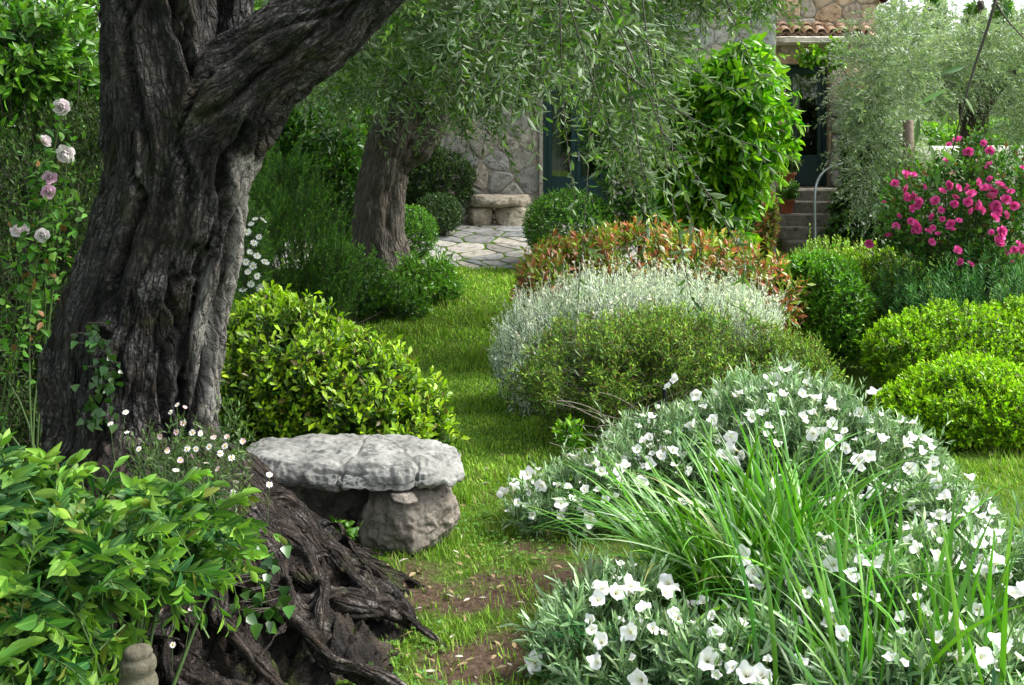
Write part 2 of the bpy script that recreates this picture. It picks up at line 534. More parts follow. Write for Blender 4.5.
def petal_mat(name, c, centre, transl=.25, tint=None):
    m, nt, o = nmat(name)
    at = N(nt, "ShaderNodeAttribute", attribute_name="Col")
    sp = nt.nodes.new("ShaderNodeSeparateColor"); nt.links.new(at.outputs["Color"], sp.inputs[0])
    cc = mixc(nt, sp.outputs[2], c, centre)
    if tint: cc = mixc(nt, sp.outputs[0], cc, tint)
    b = N(nt, "ShaderNodeBsdfPrincipled", Roughness=.6); b.inputs["Specular IOR Level"].default_value = .2
    nt.links.new(cc, b.inputs["Base Color"])
    tr = nt.nodes.new("ShaderNodeBsdfTranslucent"); nt.links.new(cc, tr.inputs[0])
    mx = N(nt, "ShaderNodeMixShader"); mx.inputs[0].default_value = transl
    nt.links.new(b.outputs[0], mx.inputs[1]); nt.links.new(tr.outputs[0], mx.inputs[2]); nt.links.new(mx.outputs[0], o.inputs[0])
    return m

M = {}
M['bark'] = bark_mat("olive_bark", (.008, .0075, .007), (.098, .088, .074), (.34, .335, .32), .65, .35, 46, .9, .25, .8, .035)
M['bark_mid'] = bark_mat("mid_olive_bark", (.035, .03, .023), (.15, .125, .095), (.24, .22, .19), .4, .3, 22, .35)
M['root'] = bark_mat("root_bark", (.008, .006, .005), (.12, .088, .068), (.36, .34, .33), .75, .9, 34, .45, .25, .8, .035)
M['rootsoil'] = bark_mat("root_soil", (.006, .005, .004), (.05, .034, .025), (.14, .12, .10), .4, .9, 26, .3, .3, .85, .03)
M['twig'] = plain("twig_wood", (.07, .06, .045), nscale=60, c2=(.035, .03, .022))
M['greenstem'] = plain("green_stem", (.08, .14, .04), nscale=60)
M['deadtwig'] = plain("dead_twig", (.28, .24, .2), nscale=60)
M['bench'] = stone_mat("limestone", (.31, .31, .285), (.15, .15, .135), (.10, .10, .09), 6.0, .012)
M['bench_dark'] = stone_mat("rough_limestone", (.26, .23, .19), (.11, .095, .075), (.07, .06, .05), 7.0, .02)
M['wallstone'] = stone_mat("wall_stone", (.42, .39, .33), (.26, .235, .19), (.2, .18, .15), 5.0, .02, var=1.0)
M['mortar'] = stone_mat("mortar", (.36, .33, .27), (.27, .24, .19), (.2, .18, .14), 8.0, .015)
M['flag'] = stone_mat("flagstone", (.40, .39, .36), (.28, .27, .24), (.18, .18, .15), 4.0, .01, var=1.0)
M['step'] = stone_mat("step_stone", (.26, .24, .2), (.13, .12, .1), (.07, .07, .055), 5.0, .02)
M['tile'] = stone_mat("clay_tile", (.56, .40, .30), (.40, .27, .19), (.2, .15, .12), 9.0, .008, var=1.0)
M['paint'] = plain("teal_paint", (.008, .035, .036), .35, .5, nscale=12, c2=(.006, .026, .028))
M['cream'] = plain("curtain_cloth", (.75, .75, .68), .8, nscale=5, c2=(.5, .5, .45))
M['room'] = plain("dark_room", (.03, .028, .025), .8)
M['white'] = plain("limewash", (.75, .73, .68), .8, nscale=6, c2=(.6, .58, .53), bump=.01)
M['beam'] = plain("whitewashed_beam", (.62, .58, .5), .7, nscale=14, c2=(.4, .36, .3), bump=.01)
M['terracotta'] = plain("terracotta", (.32, .1, .045), .75, nscale=20, c2=(.24, .085, .045))
M['metal'] = plain("galvanised_metal", (.34, .37, .39), .45, .5, .8, nscale=30, c2=(.25, .27, .28))
M['black'] = plain("black_stake_paint", (.008, .008, .009), .5)
M['postwood'] = plain("weathered_post", (.2, .15, .11), .8, nscale=12, c2=(.1, .075, .055), bump=.01)
M['ornament'] = stone_mat("cast_stone", (.11, .10, .07), (.065, .058, .04), (.05, .045, .03), 14.0, .006)

# ------------------------------------------------------------------ ground
def lawn_cover(x, y):
    """0 bare earth .. 1 thick grass"""
    p = np.stack([x * 1.6, y * 1.6, x * 0], -1)
    n = fbm(p, 4, 77)
    c = 1.0 + .4 * n
    bare = np.exp(-(((x + .05) / .55) ** 2 + ((y - 4.85) / .95) ** 2)) * .3          # worn path past the bench
    bare += np.exp(-(((x + .38) / .5) ** 2 + ((y - 4.35) / .3) ** 2)) * .5             # bench foot
    bare += np.exp(-(((x + .12) / .35) ** 2 + ((y - 3.72) / .22) ** 2)) * .7
    bare += np.exp(-(((x - .3) / .4) ** 2 + ((y - 4.35) / .5) ** 2)) * .45
    bare += np.exp(-(((x - .25) / .35) ** 2 + ((y - 6.1) / .6) ** 2)) * .35
    bare += np.exp(-(((x - 1.95) / .3) ** 2 + ((y - 6.6) / .6) ** 2)) * .5
    bare += np.exp(-(((x - 2.75) / .3) ** 2 + ((y - 5.5) / .35) ** 2)) * .35
    c = c - bare * (.9 + .7 * fbm(p * 3.0, 3, 51))
    # beds carry no lawn
    bed_r = sstep(0, .25, x - (.45 + .12 * np.sin(y)))* sstep(4.9, 5.4, y) * (1 - sstep(1.75, 1.95, x - .12 * (y - 6)))
    c = c - bed_r * 1.3 * (y < 12)
    bed_l = sstep(0, .2, (-.62 + .02 * y) - x) * sstep(6.0, 6.6, y) * sstep(12.6, 12.2, y) if False else 0
    c = c - bed_l
    return np.clip(c, 0, 1)

gx = np.unique(np.concatenate([np.linspace(-400, -8, 22), np.arange(-8, 9, .075), np.linspace(9, 400, 22)]))
gy = np.unique(np.concatenate([np.linspace(-60, .5, 14), np.arange(.5, 20, .075), np.linspace(20, 700, 30)]))
GX, GY = np.meshgrid(gx, gy)
near = (1 - sstep(9, 20, np.abs(GX))) * (1 - sstep(20, 40, GY))
GZ = ground_z(GX, GY) * near
fine = .012 * fbm(np.stack([GX * 9, GY * 9, GX * 0], -1), 3, 3)
GZ = GZ + fine * near - .6 * (1 - near)
acc = Acc()
nx, ny = len(gx), len(gy)
i = np.arange(ny - 1)[:, None] * nx; j = np.arange(nx - 1)[None]
f = np.stack([i + j, i + j + 1, i + nx + j + 1, i + nx + j], -1).reshape(-1, 4)
cv = lawn_cover(GX, GY)
c = np.stack([cv.ravel(), cv.ravel() * 0, cv.ravel() * 0, cv.ravel() * 0 + 1], -1)
acc.add(np.stack([GX, GY, GZ], -1).reshape(-1, 3), f, c)

def ground_mat():
    m, nt, o = nmat("earth_and_moss")
    at = N(nt, "ShaderNodeAttribute", attribute_name="Col")
    sp = nt.nodes.new("ShaderNodeSeparateColor"); nt.links.new(at.outputs["Color"], sp.inputs[0])
    tc = nt.nodes.new("ShaderNodeTexCoord")
    n1 = N(nt, "ShaderNodeTexNoise", Scale=3.0, Detail=8.0, Roughness=.7); nt.links.new(tc.outputs["Object"], n1.inputs["Vector"])
    n2 = N(nt, "ShaderNodeTexNoise", Scale=45.0, Detail=6.0, Roughness=.7); nt.links.new(tc.outputs["Object"], n2.inputs["Vector"])
    soil = ramp(nt, n2.outputs[0], [(.3, (.035, .022, .014)), (.55, (.10, .066, .045)), (.75, (.2, .15, .11))])
    moss = ramp(nt, n2.outputs[0], [(.3, (.03, .065, .007)), (.7, (.10, .19, .018))])
    fac = math_(nt, 'ADD', sp.outputs[0], math_(nt, 'MULTIPLY', math_(nt, 'SUBTRACT', n1.outputs[0], .5), 1.2))
    c = mixc(nt, ramp(nt, fac, [(.35, 0.0), (.65, 1.0)]), soil, moss)
    b = N(nt, "ShaderNodeBsdfPrincipled", Roughness=.95); b.inputs["Specular IOR Level"].default_value = .1
    nt.links.new(c, b.inputs["Base Color"])
    bp = N(nt, "ShaderNodeBump", Strength=1.0, Distance=.02); nt.links.new(n2.outputs[0], bp.inputs["Height"])
    nt.links.new(bp.outputs[0], b.inputs["Normal"]); nt.links.new(b.outputs[0], o.inputs[0])
    return m
obj("ground", acc, ground_mat(), kind="structure")

def straps(acc, base, az, L, el0, droop, w, K=10, fold=.25, prof=None, twist=0.0, youth=.5, cols=3):
    """arching strap leaves"""
    n = len(base)
    t = np.linspace(0, 1, K)
    ang = el0[:, None] - droop[:, None] * t[None] ** 1.6
    hx = np.cos(az); hy = np.sin(az)
    ds = (L / (K - 1))[:, None]
    ch = np.cos(ang) * ds; cz = np.sin(ang) * ds
    r = np.concatenate([np.zeros((n, 1)), np.cumsum(ch[:, :-1], 1)], 1)
    z = np.concatenate([np.zeros((n, 1)), np.cumsum(cz[:, :-1], 1)], 1)
    pts = base[:, None] + np.stack([r * hx[:, None], r * hy[:, None], z], -1)
    side = np.stack([-hy, hx, np.zeros(n)], -1)
    tang = np.stack([np.cos(ang) * hx[:, None], np.cos(ang) * hy[:, None], np.sin(ang)], -1)
    nr = np.cross(tang, side[:, None])
    tw = RNG.normal(0, twist, (n, 1)) * t[None] if np.isscalar(twist) else twist
    sd = side[:, None] * np.cos(tw)[..., None] + nr * np.sin(tw)[..., None]
    pr = prof if prof is not None else np.clip(np.minimum(.55 + t * 2.2, (1 - t) * 2.6) , .03, 1)
    wd = (w[:, None] * pr[None] * .5)[..., None]
    if cols == 3:
        v = np.stack([pts - sd * wd + nr * wd * -fold * 1.0, pts, pts + sd * wd + nr * wd * -fold], 2)
    else:
        v = np.stack([pts - sd * wd, pts + sd * wd], 2)
    b = (np.arange(n) * K * cols)[:, None, None]
    i = np.arange(K - 1)[None, :, None] * cols; j = np.arange(cols - 1)[None, None]
    f = np.stack([b + i + j, b + i + j + 1, b + i + cols + j + 1, b + i + cols + j], -1).reshape(-1, 4)
    c = np.zeros((n, K, cols, 4)); c[..., 0] = RNG.random((n, 1, 1)); c[..., 1] = np.broadcast_to(np.asarray(youth).reshape(-1, 1, 1), (n, 1, 1)) ; c[..., 2] = 1; c[..., 3] = 1
    acc.add(v.reshape(-1, 3), f, c.reshape(-1, 4))

# lawn blades
M['grass'] = leaf_mat("grass_blades", (.10, .21, .018), (.34, .57, .055), rough=.55, spec=.25, transl=.3, third=(.27, .25, .09), thr=.86, var=.8)
def grass_patch(acc, n, x0, x1, y0, y1, h0, h1, wmul):
    x = RNG.uniform(x0, x1, n); y = RNG.uniform(y0, y1, n)
    cvr = lawn_cover(x, y)
    clump = .5 + .5 * vnoise(np.stack([x * 7, y * 7, x * 0], -1), 8)
    k = RNG.random(n) < cvr ** 1.6 * (.35 + .65 * clump)
    x, y, cvr, clump = x[k], y[k], cvr[k], clump[k]
    m = len(x)
    big = .5 + .5 * vnoise(np.stack([x * 2.2, y * 2.2, x * 0], -1), 18)
    b = np.stack([x, y, ground_z(x, y) - .004], -1)
    L = RNG.uniform(h0, h1, m) * (.45 + 1.0 * clump) * (1 + .9 * (vnoise(np.stack([x * 3.1, y * 3.1, x * 0 + 3], -1), 28) > .45))
    straps(acc, b, RNG.random(m) * 6.283, L, np.radians(RNG.uniform(45, 88, m)), np.radians(RNG.uniform(10, 75, m)),
           RNG.uniform(.0035, .006, m) * wmul, K=3, prof=np.array([1, .8, .06]), youth=np.clip(.25 + .6 * big * RNG.random(m) + .3 * sstep(4.5, 7, y) - .12, 0, 1), cols=2)
acc = Acc()
grass_patch(acc, 52000, -.7, .75, 3.3, 5.6, .018, .042, 1.0)
grass_patch(acc, 70000, -1.0, .8, 5.4, 9.0, .02, .04, 1.5)
grass_patch(acc, 46000, -2.2, 1.2, 9.0, 13.1, .03, .055, 2.4)
grass_patch(acc, 46000, 1.7, 3.9, 4.2, 7.6, .02, .045, 1.4)
obj("grass", acc, M['grass'], kind="stuff", label="short lawn grass growing along the garden path", cat="grass")

M['clover'] = leaf_mat("clover_leaf", (.04, .12, .014), (.12, .26, .03), rough=.5, transl=.25, var=.7)
acc = Acc()
n = 5200
x = RNG.uniform(-.9, .8, n); y = RNG.uniform(3.4, 9, n)
k = (fbm(np.stack([x * 2.6, y * 2.6, x * 0 + 9], -1), 3, 91) > .16) & (lawn_cover(x, y) > .35)
x, y = x[k], y[k]; n = len(x)
zc = ground_z(x, y) + RNG.uniform(.008, .03, n)
a0 = RNG.random(n) * 6.28
for q in range(3):
    th = a0 + q * 2.094
    d = np.stack([np.cos(th), np.sin(th), np.full(n, .25)], -1)
    leaves(acc, np.stack([x, y, zc], -1), d, np.tile(UP, (n, 1)) + RNG.normal(0, .25, (n, 3)), RNG.uniform(.010, .018, n), RNG.uniform(.010, .016, n), 'obo', RNG.random(n))
obj("clover", acc, M['clover'], kind="stuff", label="small clover and weed leaves growing in the lawn", cat="clover")

# ------------------------------------------------------------------ limbs (trunks): union of swept tubes, remeshed, then carved along the grain
def catmull(p, n):
    p = np.asarray(p, float)
    q = np.concatenate([[2 * p[0] - p[1]], p, [2 * p[-1] - p[-2]]])
    out = []
    for i in range(len(p) - 1):
        t = np.linspace(0, 1, n, endpoint=(i == len(p) - 2))[:, None]
        a, b, c, d = q[i], q[i + 1], q[i + 2], q[i + 3]
        out.append(.5 * (2 * b + (c - a) * t + (2 * a - 5 * b + 4 * c - d) * t * t + (3 * b - a - 3 * c + d) * t ** 3))
    return np.concatenate(out)

def limbs_mesh(name, limbs, voxel, mat, parent, amp=.03, k=9.0, seed=1, smooth=6, carve=None, furrows=0, bare=None):
    acc = Acc()
    paths = []
    for L in limbs:
        q = catmull(np.array([list(a[:3]) + [a[3]] for a in L]), 8)
        sweep(acc, q[:, :3], q[:, 3], 20)
        paths.append(q)
    me = acc.mesh("raw")
    o = bpy.data.objects.new("raw", me); col.objects.link(o)
    md = o.modifiers.new("r", 'REMESH'); md.mode = 'VOXEL'; md.voxel_size = voxel
    sm = o.modifiers.new("s", 'SMOOTH'); sm.iterations = smooth; sm.factor = .5
    dg = bpy.context.evaluated_depsgraph_get()
    me2 = bpy.data.meshes.new_from_object(o.evaluated_get(dg))
    bpy.data.objects.remove(o)
    n = len(me2.vertices)
    v = np.empty(n * 3, np.float32); me2.vertices.foreach_get("co", v); v = v.reshape(-1, 3).astype(float)
    nr = np.empty(n * 3, np.float32); me2.vertex_normals.foreach_get("vector", nr); nr = nr.reshape(-1, 3).astype(float)
    best = np.full(n, 1e9); gr = np.zeros((n, 3))
    u0 = 0
    for q in paths:
        seg = np.linalg.norm(np.diff(q[:, :3], axis=0), axis=1)
        u = np.concatenate([[0], np.cumsum(seg)]) + u0
        T = norm(np.gradient(q[:, :3], axis=0))
        ref = np.array([0, 1.0, 0.13])
        A = norm(ref - T * (T @ ref)[:, None]); B = np.cross(T, A)
        for s in range(len(q)):
            d = v - q[s, :3]
            al = d @ T[s]
            dist = np.linalg.norm(d, axis=1) / max(q[s, 3], .02)
            k_ = dist < best
            best[k_] = dist[k_]
            rad = d - al[:, None] * T[s]
            x = rad @ A[s]; y = rad @ B[s]
            rr = np.maximum(np.hypot(x, y), 1e-6)
            R = q[s, 3]
            gr[k_] = np.stack([x / rr * R, y / rr * R, u[s] + al], -1)[k_]
        u0 += 3.3
    g = gr * [k, k, k * .16]
    rid = 1 - np.abs(fbm(g + .35 * fbm(v * 5, 2, seed + 3)[:, None], 4, seed)) * 2.2
    big = fbm(v * 2.6, 3, seed + 5)
    fin = 1 - np.abs(fbm(gr * [k * 3.4, k * 3.4, k * .5], 3, seed + 7)) * 2
    flute = 1 - np.abs(fbm(gr * [4.2, 4.2, .45] + .25 * big[:, None], 3, seed + 11)) * 2.4
    lump = fbm(v * 6.5, 3, seed + 15)
    disp = amp * (.8 * rid + .9 * big + .35 * fin + .8 * flute + .55 * lump - 1.5)
    if carve is not None: disp = disp + carve(v)
    if furrows:
        ang = np.arctan2(gr[:, 1], gr[:, 0]); g = np.random.default_rng(seed)
        rad_ = np.hypot(gr[:, 0], gr[:, 1])
        for q in range(furrows):
            a0 = g.uniform(-math.pi, math.pi)
            cen = a0 + .55 * vnoise(np.stack([gr[:, 2] * 1.5, gr[:, 2] * 0 + q, gr[:, 2] * 0], -1), seed) + .12 * vnoise(np.stack([gr[:, 2] * 9, gr[:, 2] * 0 + q, gr[:, 2] * 0], -1), seed)
            dl = np.abs((ang - cen + math.pi) % (2 * math.pi) - math.pi) * rad_
            on = np.clip(.55 + 1.2 * vnoise(np.stack([gr[:, 2] * 2.2, gr[:, 2] * 0 + q * 3.7, gr[:, 2] * 0], -1), seed + 2), 0, 1)
            disp = disp - on * (.05 * np.exp(-(dl / .014) ** 2) - .014 * np.exp(-((dl - .035) / .02) ** 2))
        for q in range(7):
            c_ = v[g.integers(len(v))]; rr_ = g.uniform(.035, .08)
            d3 = np.linalg.norm(v - c_, axis=1) / rr_
            disp = disp + .5 * rr_ * (np.exp(-(d3 / 1.0) ** 2) * .9 - 1.1 * np.exp(-(d3 / .35) ** 2))
    v = v + nr * disp[:, None]
    off = LOC[parent.name]
    me2.vertices.foreach_set("co", (v - off).astype(np.float32).ravel())
    at = me2.attributes.new("Col", 'FLOAT_COLOR', 'POINT')
    at.data.foreach_set("color", np.concatenate([gr, np.ones((n, 1))], 1).astype(np.float32).ravel())
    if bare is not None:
        ab = me2.attributes.new("bare", 'FLOAT', 'POINT'); ab.data.foreach_set("value", bare(v).astype(np.float32))  # weight of the painted rim light
    me2.polygons.foreach_set("use_smooth", np.ones(len(me2.polygons), bool))
    me2.materials.clear(); me2.materials.append(mat)
    me2.name = name
    me2.update()
    o = bpy.data.objects.new(name, me2); o.parent = parent
    LOC[o.name] = off
    col.objects.link(o)
    return o

def lp(px, py, Y, r):
    q = P(px, py, Y); return (q[0], q[1], q[2], r)

# ------------------------------------------------------------------ near olive tree
M['olive'] = leaf_mat("olive_leaf", (.04, .10, .022), (.17, .30, .05), back=(.16, .22, .12), rough=.45, transl=.3, spec=.35, var=.9)
YT = 4.35
tx, ty = P(128, 400, YT)[0], YT
near_tree = thing("olive_tree", "huge old olive tree with dark furrowed trunk and bared roots beside the stone bench", "tree", (tx, ty, 0))
YA = 4.35
limbs = [
    [lp(124, 560, YA, .39), lp(124, 470, YA, .345), lp(126, 400, YA, .31), lp(132, 340, YA, .29), lp(144, 270, YA, .26), lp(164, 190, YA, .25),
     lp(168, 120, YA, .25), lp(160, 50, YA, .215), lp(155, -30, YA, .20), lp(150, -160, YA + .1, .17), lp(120, -330, YA + .2, .13), lp(80, -520, YA + .3, .08)],
    [lp(172, 230, YA, .24), lp(205, 135, YA, .23), lp(256, 76, YA, .195), lp(330, 15, YA + .05, .165), lp(410, -60, YA + .1, .15), lp(520, -160, YA + .3, .12),
     lp(650, -230, YA + .6, .09), lp(780, -290, YA + .9, .05)],
    [lp(178, 120, YA + .2, .13), lp(215, 40, YA + .3, .12), lp(226, -20, YA + .35, .11), lp(240, -160, YA + .6, .09), lp(280, -330, YA + .9, .06)],
    [lp(66, 500, YA - .05, .13), lp(72, 420, YA - .05, .13), lp(84, 355, YA - .02, .14), lp(112, 290, YA, .12)],
    [lp(180, 540, YA - .05, .17), lp(180, 440, YA - .05, .12), lp(196, 330, YA - .04, .10), lp(222, 220, YA - .03, .08), lp(225, 150, YA, .08)],
    [lp(410, -60, YA + .1, .10), lp(470, -140, YA - .3, .07), lp(560, -200, YA - .8, .04)],
]
def rim_light(v):
    """pale strips that paint the rim light onto the right-hand buttress"""
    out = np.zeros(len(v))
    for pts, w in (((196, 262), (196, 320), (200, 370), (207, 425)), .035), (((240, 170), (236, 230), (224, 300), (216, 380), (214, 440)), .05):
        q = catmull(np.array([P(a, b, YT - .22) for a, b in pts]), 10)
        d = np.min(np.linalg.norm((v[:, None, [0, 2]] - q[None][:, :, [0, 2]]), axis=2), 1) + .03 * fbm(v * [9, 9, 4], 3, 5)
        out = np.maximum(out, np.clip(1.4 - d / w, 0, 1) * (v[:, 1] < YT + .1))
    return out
def hollow(v):
    c = P(92, 372, YT) + np.array([0, -.32, 0])
    d = ((v - c) / [.05, .2, .10]) ** 2
    c2 = P(70, 420, YT) + np.array([.02, -.30, 0])
    d2 = ((v - c2) / [.085, .2, .12]) ** 2
    c3 = P(128, 328, YT) + np.array([0, -.3, 0])
    d3 = np.sqrt((((v - c3) / [.05, .2, .05]) ** 2).sum(1))
    return -.05 * np.exp(-d.sum(1)) - .07 * np.exp(-d2.sum(1)) + .035 * np.exp(-(d3 - 1) ** 2 * 4) * (d3 < 2.2) - .02 * np.exp(-d3 ** 2 * 2)
limbs_mesh("trunk", limbs, .011, M['bark'], near_tree, amp=.03, k=11.0, seed=21, smooth=22, carve=hollow, furrows=14, bare=rim_light)

# root crown: a polar sheet of meandering root ridges
acc = Acc()
nt_, nr_ = 620, 230
th = np.linspace(0, 2 * math.pi, nt_, endpoint=False)
rr = np.linspace(.2, 1.0, nr_) ** 1.15
TH, RR = np.meshgrid(th, rr)
# reach of the roots by direction (angle from +x towards +y)
def reach(a):
    d = (a + math.radians(38) + math.pi) % (2 * math.pi) - math.pi      # main spread: right and towards the camera
    return .80 + .72 * np.exp(-(d / .85) ** 2)
rad = RR * reach(TH)
cx0, cy0 = tx + .02, ty
X = cx0 + rad * np.cos(TH); Y = cy0 + rad * np.sin(TH)
sw = TH + .16 * fbm(np.stack([np.cos(TH) * 2.2, np.sin(TH) * 2.2, RR * 3.2], -1), 3, 4)
g1 = np.stack([np.cos(sw) * 5.2, np.sin(sw) * 5.2, RR * 1.3], -1)
g2 = np.stack([np.cos(sw) * 13, np.sin(sw) * 13, RR * 2.8], -1)
g3 = np.stack([X * 26, Y * 26, RR * 7], -1)
ridge = (1 - np.abs(vnoise(g1, 9)) * 2) * .6 + (1 - np.abs(vnoise(g2, 10)) * 2) * .5
base = .80 * np.clip(1 - RR, 0, 1) ** 1.22
fall = sstep(0, .12, 1 - RR)
Z = base + (.085 * ridge + .05 * fbm(np.stack([X * 7, Y * 7, X * 0], -1), 4, 12) + .045 * (1 - 2 * np.abs(fbm(g3, 4, 13))) + .03 * fbm(np.stack([X * 30, Y * 30, X * 0], -1), 3, 14)) * fall * (.5 + .6 * np.sin(np.pi * np.clip(RR, 0, 1)))
Z = Z + ground_z(X, Y) - .15
gr = np.stack([np.cos(sw) * .45, np.sin(sw) * .45, RR * 1.0, RR * 0 + 1], -1)
i = np.arange(nr_ - 1)[:, None] * nt_; j = np.arange(nt_)[None]; jj = (j + 1) % nt_
f = np.stack([i + j, i + nt_ + j, i + nt_ + jj, i + jj], -1).reshape(-1, 4)[:, ::-1]
acc.add(np.stack([X, Y, Z], -1).reshape(-1, 3), f, gr.reshape(-1, 4))
obj("root_mound", acc, M['rootsoil'], near_tree)
def mound_z(x, y):
    dx, dy = x - cx0, y - cy0
    r = np.hypot(dx, dy) / reach(np.arctan2(dy, dx))
    return .80 * np.clip(1 - r, 0, 1) ** 1.22 + ground_z(x, y)
# the bared roots: a fan of sinuous, forking roots grown together
rg = np.random.default_rng(5)
roots = []
def root_path(a, r0, r1, w0, w1, wob, lift):
    k = np.linspace(0, 1, 9)
    ph = rg.uniform(0, 6.28)
    aa = math.radians(a) + wob * np.sin(k * rg.uniform(4, 7) + ph) * (.3 + .7 * k)
    rr_ = r0 + (r1 - r0) * k
    R = rr_ * reach(aa)
    x = cx0 + R * np.cos(aa); y = cy0 + R * np.sin(aa)
    w = (w0 + (w1 - w0) * k ** .8) * (1 + .28 * rg.normal(0, 1, 9)).clip(.6, 1.5)
    z = mound_z(x, y) - .02 + lift + .022 * rg.normal(0, 1, 9) - .06 * np.clip(k - .8, 0, 1) * 5 * .4
    return [(x[q], y[q], z[q], w[q]) for q in range(9)]
for a in np.arange(-118, 48, 8.5):
    roots.append(root_path(a + rg.normal(0, 2), .2, rg.uniform(.82, 1.0), rg.uniform(.065, .095), rg.uniform(.022, .036), rg.uniform(.06, .16), .0))
for q in range(26):
    a = rg.uniform(-110, 25)
    r0 = rg.uniform(.3, .62)
    roots.append(root_path(a, r0, min(1.05, r0 + rg.uniform(.25, .5)), rg.uniform(.025, .045), rg.uniform(.008, .014), rg.uniform(.12, .3), rg.uniform(.02, .045)))
limbs_mesh("roots", roots, .0105, M['root'], near_tree, amp=.026, k=16.0, seed=77, smooth=4)

def olive_sprays(acc, stem, p, d, L, n, ll=.06, lw=.013, droop=.5, tmpl='fold', ysh=0.0):
    shoots(acc, p, d, L, n, ll, lw, a0=62, a1=30, mode='opp', droop=droop, t0=.08, tmpl=tmpl, tip=.75, ypow=2.2, jit=.35, stem=stem, stem_r=.0022, yshift=ysh)

# crown of the near olive: hanging sprays in view plus the shading crown above the frame
fol, stm = Acc(), Acc()
def box_pts(n, px0, px1, py0, py1, Y0, Y1):
    Y = RNG.uniform(Y0, Y1, n); px = RNG.uniform(px0, px1, n); py = RNG.uniform(py0, py1, n)
    return np.stack([(px - 512) / F * Y, Y, H - (py - YH) / F * Y], -1)
def rand_dirs(n, zlo, zhi, xb=0, yb=0):
    d = norm(RNG.normal(0, 1, (n, 3))); d[:, 2] = RNG.uniform(zlo, zhi, n); d[:, 0] += xb; d[:, 1] += yb
    return norm(d)
p = box_pts(110, 450, 640, -80, 80, 4.8, 6.4)
olive_sprays(fol, stm, p, rand_dirs(110, -.9, -.1, .1), RNG.uniform(.25, .45, 110), 22, .058, .013, .35, 'lance')
# long whippy shoots in front of the shrubs
w0, w1, w2 = [], [], []
for (a, b, c_, Y) in (((590, -20), (650, 70), (700, 250), 4.6), ((610, 60), (690, 130), (770, 150), 4.6), ((625, 70), (640, 150), (650, 220), 4.7), ((585, 0), (640, 40), (730, 90), 4.8),
                      ((660, 130), (700, 170), (745, 262), 4.5), ((560, -20), (560, 120), (575, 200), 5.0), ((720, -20), (740, 40), (760, 80), 4.6), ((600, -30), (590, 160), (575, 338), 5.2), ((640, -20), (660, 150), (692, 300), 5.0), ((560, -30), (600, 120), (648, 222), 4.7)):
    w0.append(P(*a, Y)); w1.append(P(*b, Y)); w2.append(P(*c_, Y - .1))
w0, w1, w2 = map(np.array, (w0, w1, w2))
tubes(stm, w0, w1, w2, np.full(len(w0), .004), np.full(len(w0), .0015), 5, 14)
for a, b, c_ in zip(w0, w1, w2):
    t = np.linspace(.15, 1, 11)[:, None]
    q = (1 - t) ** 2 * a + 2 * t * (1 - t) * b + t * t * c_
    k = len(q)
    olive_sprays(fol, stm, q, norm(norm(c_ - a)[None] * .8 + RNG.normal(0, .6, (k, 3))), RNG.uniform(.05, .13, k), 8, .055, .014, .15, 'lance')
# crown above the frame
p = box_pts(560, -500, 420, -620, -150, 3.4, 6.0)
olive_sprays(fol, stm, p, rand_dirs(560, -.6, .4), RNG.uniform(.3, .6, 560), 20, .075, .02, .4)
obj("crown", fol, M['olive'], near_tree)
obj("twigs", stm, M['twig'], near_tree)

# ------------------------------------------------------------------ mid olive tree
q = P(388, 287, 12.0)
mid_tree = thing("olive_tree", "leaning olive tree with smooth grey trunk and wide drooping crown before the stone house", "tree", q)
YM = 12.0
limbs = [
    [lp(398, 310, YM, .42), lp(388, 285, YM, .33), lp(378, 240, YM, .29), lp(380, 190, YM, .285), lp(391, 140, YM, .29), lp(402, 105, YM, .25), lp(405, 40, YM, .22), lp(395, -60, YM - .5, .16), lp(370, -160, YM - 1, .1)],
    [lp(392, 165, YM, .22), lp(422, 140, YM, .17), lp(443, 105, YM, .15), lp(462, 50, YM - .2, .17), lp(490, -40, YM - .8, .13), lp(560, -120, YM - 1.6, .09)],
    [lp(402, 105, YM, .2), lp(420, 60, YM - .4, .14), lp(440, 0, YM - 1.2, .12), lp(480, -60, YM - 2.4, .08)],
    [lp(425, 292, YM - .2, .12), lp(405, 275, YM - .1, .16), lp(392, 245, YM, .14)],
]
limbs_mesh("trunk", limbs, .028, M['bark_mid'], mid_tree, amp=.04, k=6.0, seed=41)
fol, stm = Acc(), Acc()
def mid_lower(px):   # lowest hanging row of the crown at this column
    return np.interp(px, [270, 300, 350, 390, 430, 460, 500, 540, 580, 620, 680, 720, 790], [70, 110, 125, 100, 125, 140, 130, 92, 100, 180, 190, 60, 15])
n = 7600
p = box_pts(n, 275, 760, -90, 195, 6.6, 11.4)
py = YH + (H - p[:, 2]) * F / p[:, 1]; px = 512 + p[:, 0] * F / p[:, 1]
k = (py + .35 * F / p[:, 1] * .6 < mid_lower(px) + RNG.normal(0, 14, n)) & (vnoise(p * [2.2, .9, 1.4], 61) > -.42)
k &= ~((px > 668) & (py > -15))
k &= ~((px < 395) & (py > (395 - px) * .9 + 20) & (p[:, 1] < 7.5))
p = p[k]
olive_sprays(fol, stm, p, rand_dirs(len(p), -.8, .35), RNG.uniform(.18, .42, len(p)), 20, .066, .02, .3)
p = box_pts(420, 670, 782, -90, 8, 7.5, 10.5)
olive_sprays(fol, stm, p, rand_dirs(420, -.6, .4), RNG.uniform(.18, .34, 420), 18, .066, .02, .2)
p = box_pts(200, 280, 800, -420, -80, 7, 14)
olive_sprays(fol, stm, p, rand_dirs(200, -.6, .4), RNG.uniform(.4, .7, 200), 20, .09, .025, .4)
obj("crown", fol, M['olive'], mid_tree)
s2 = Acc()
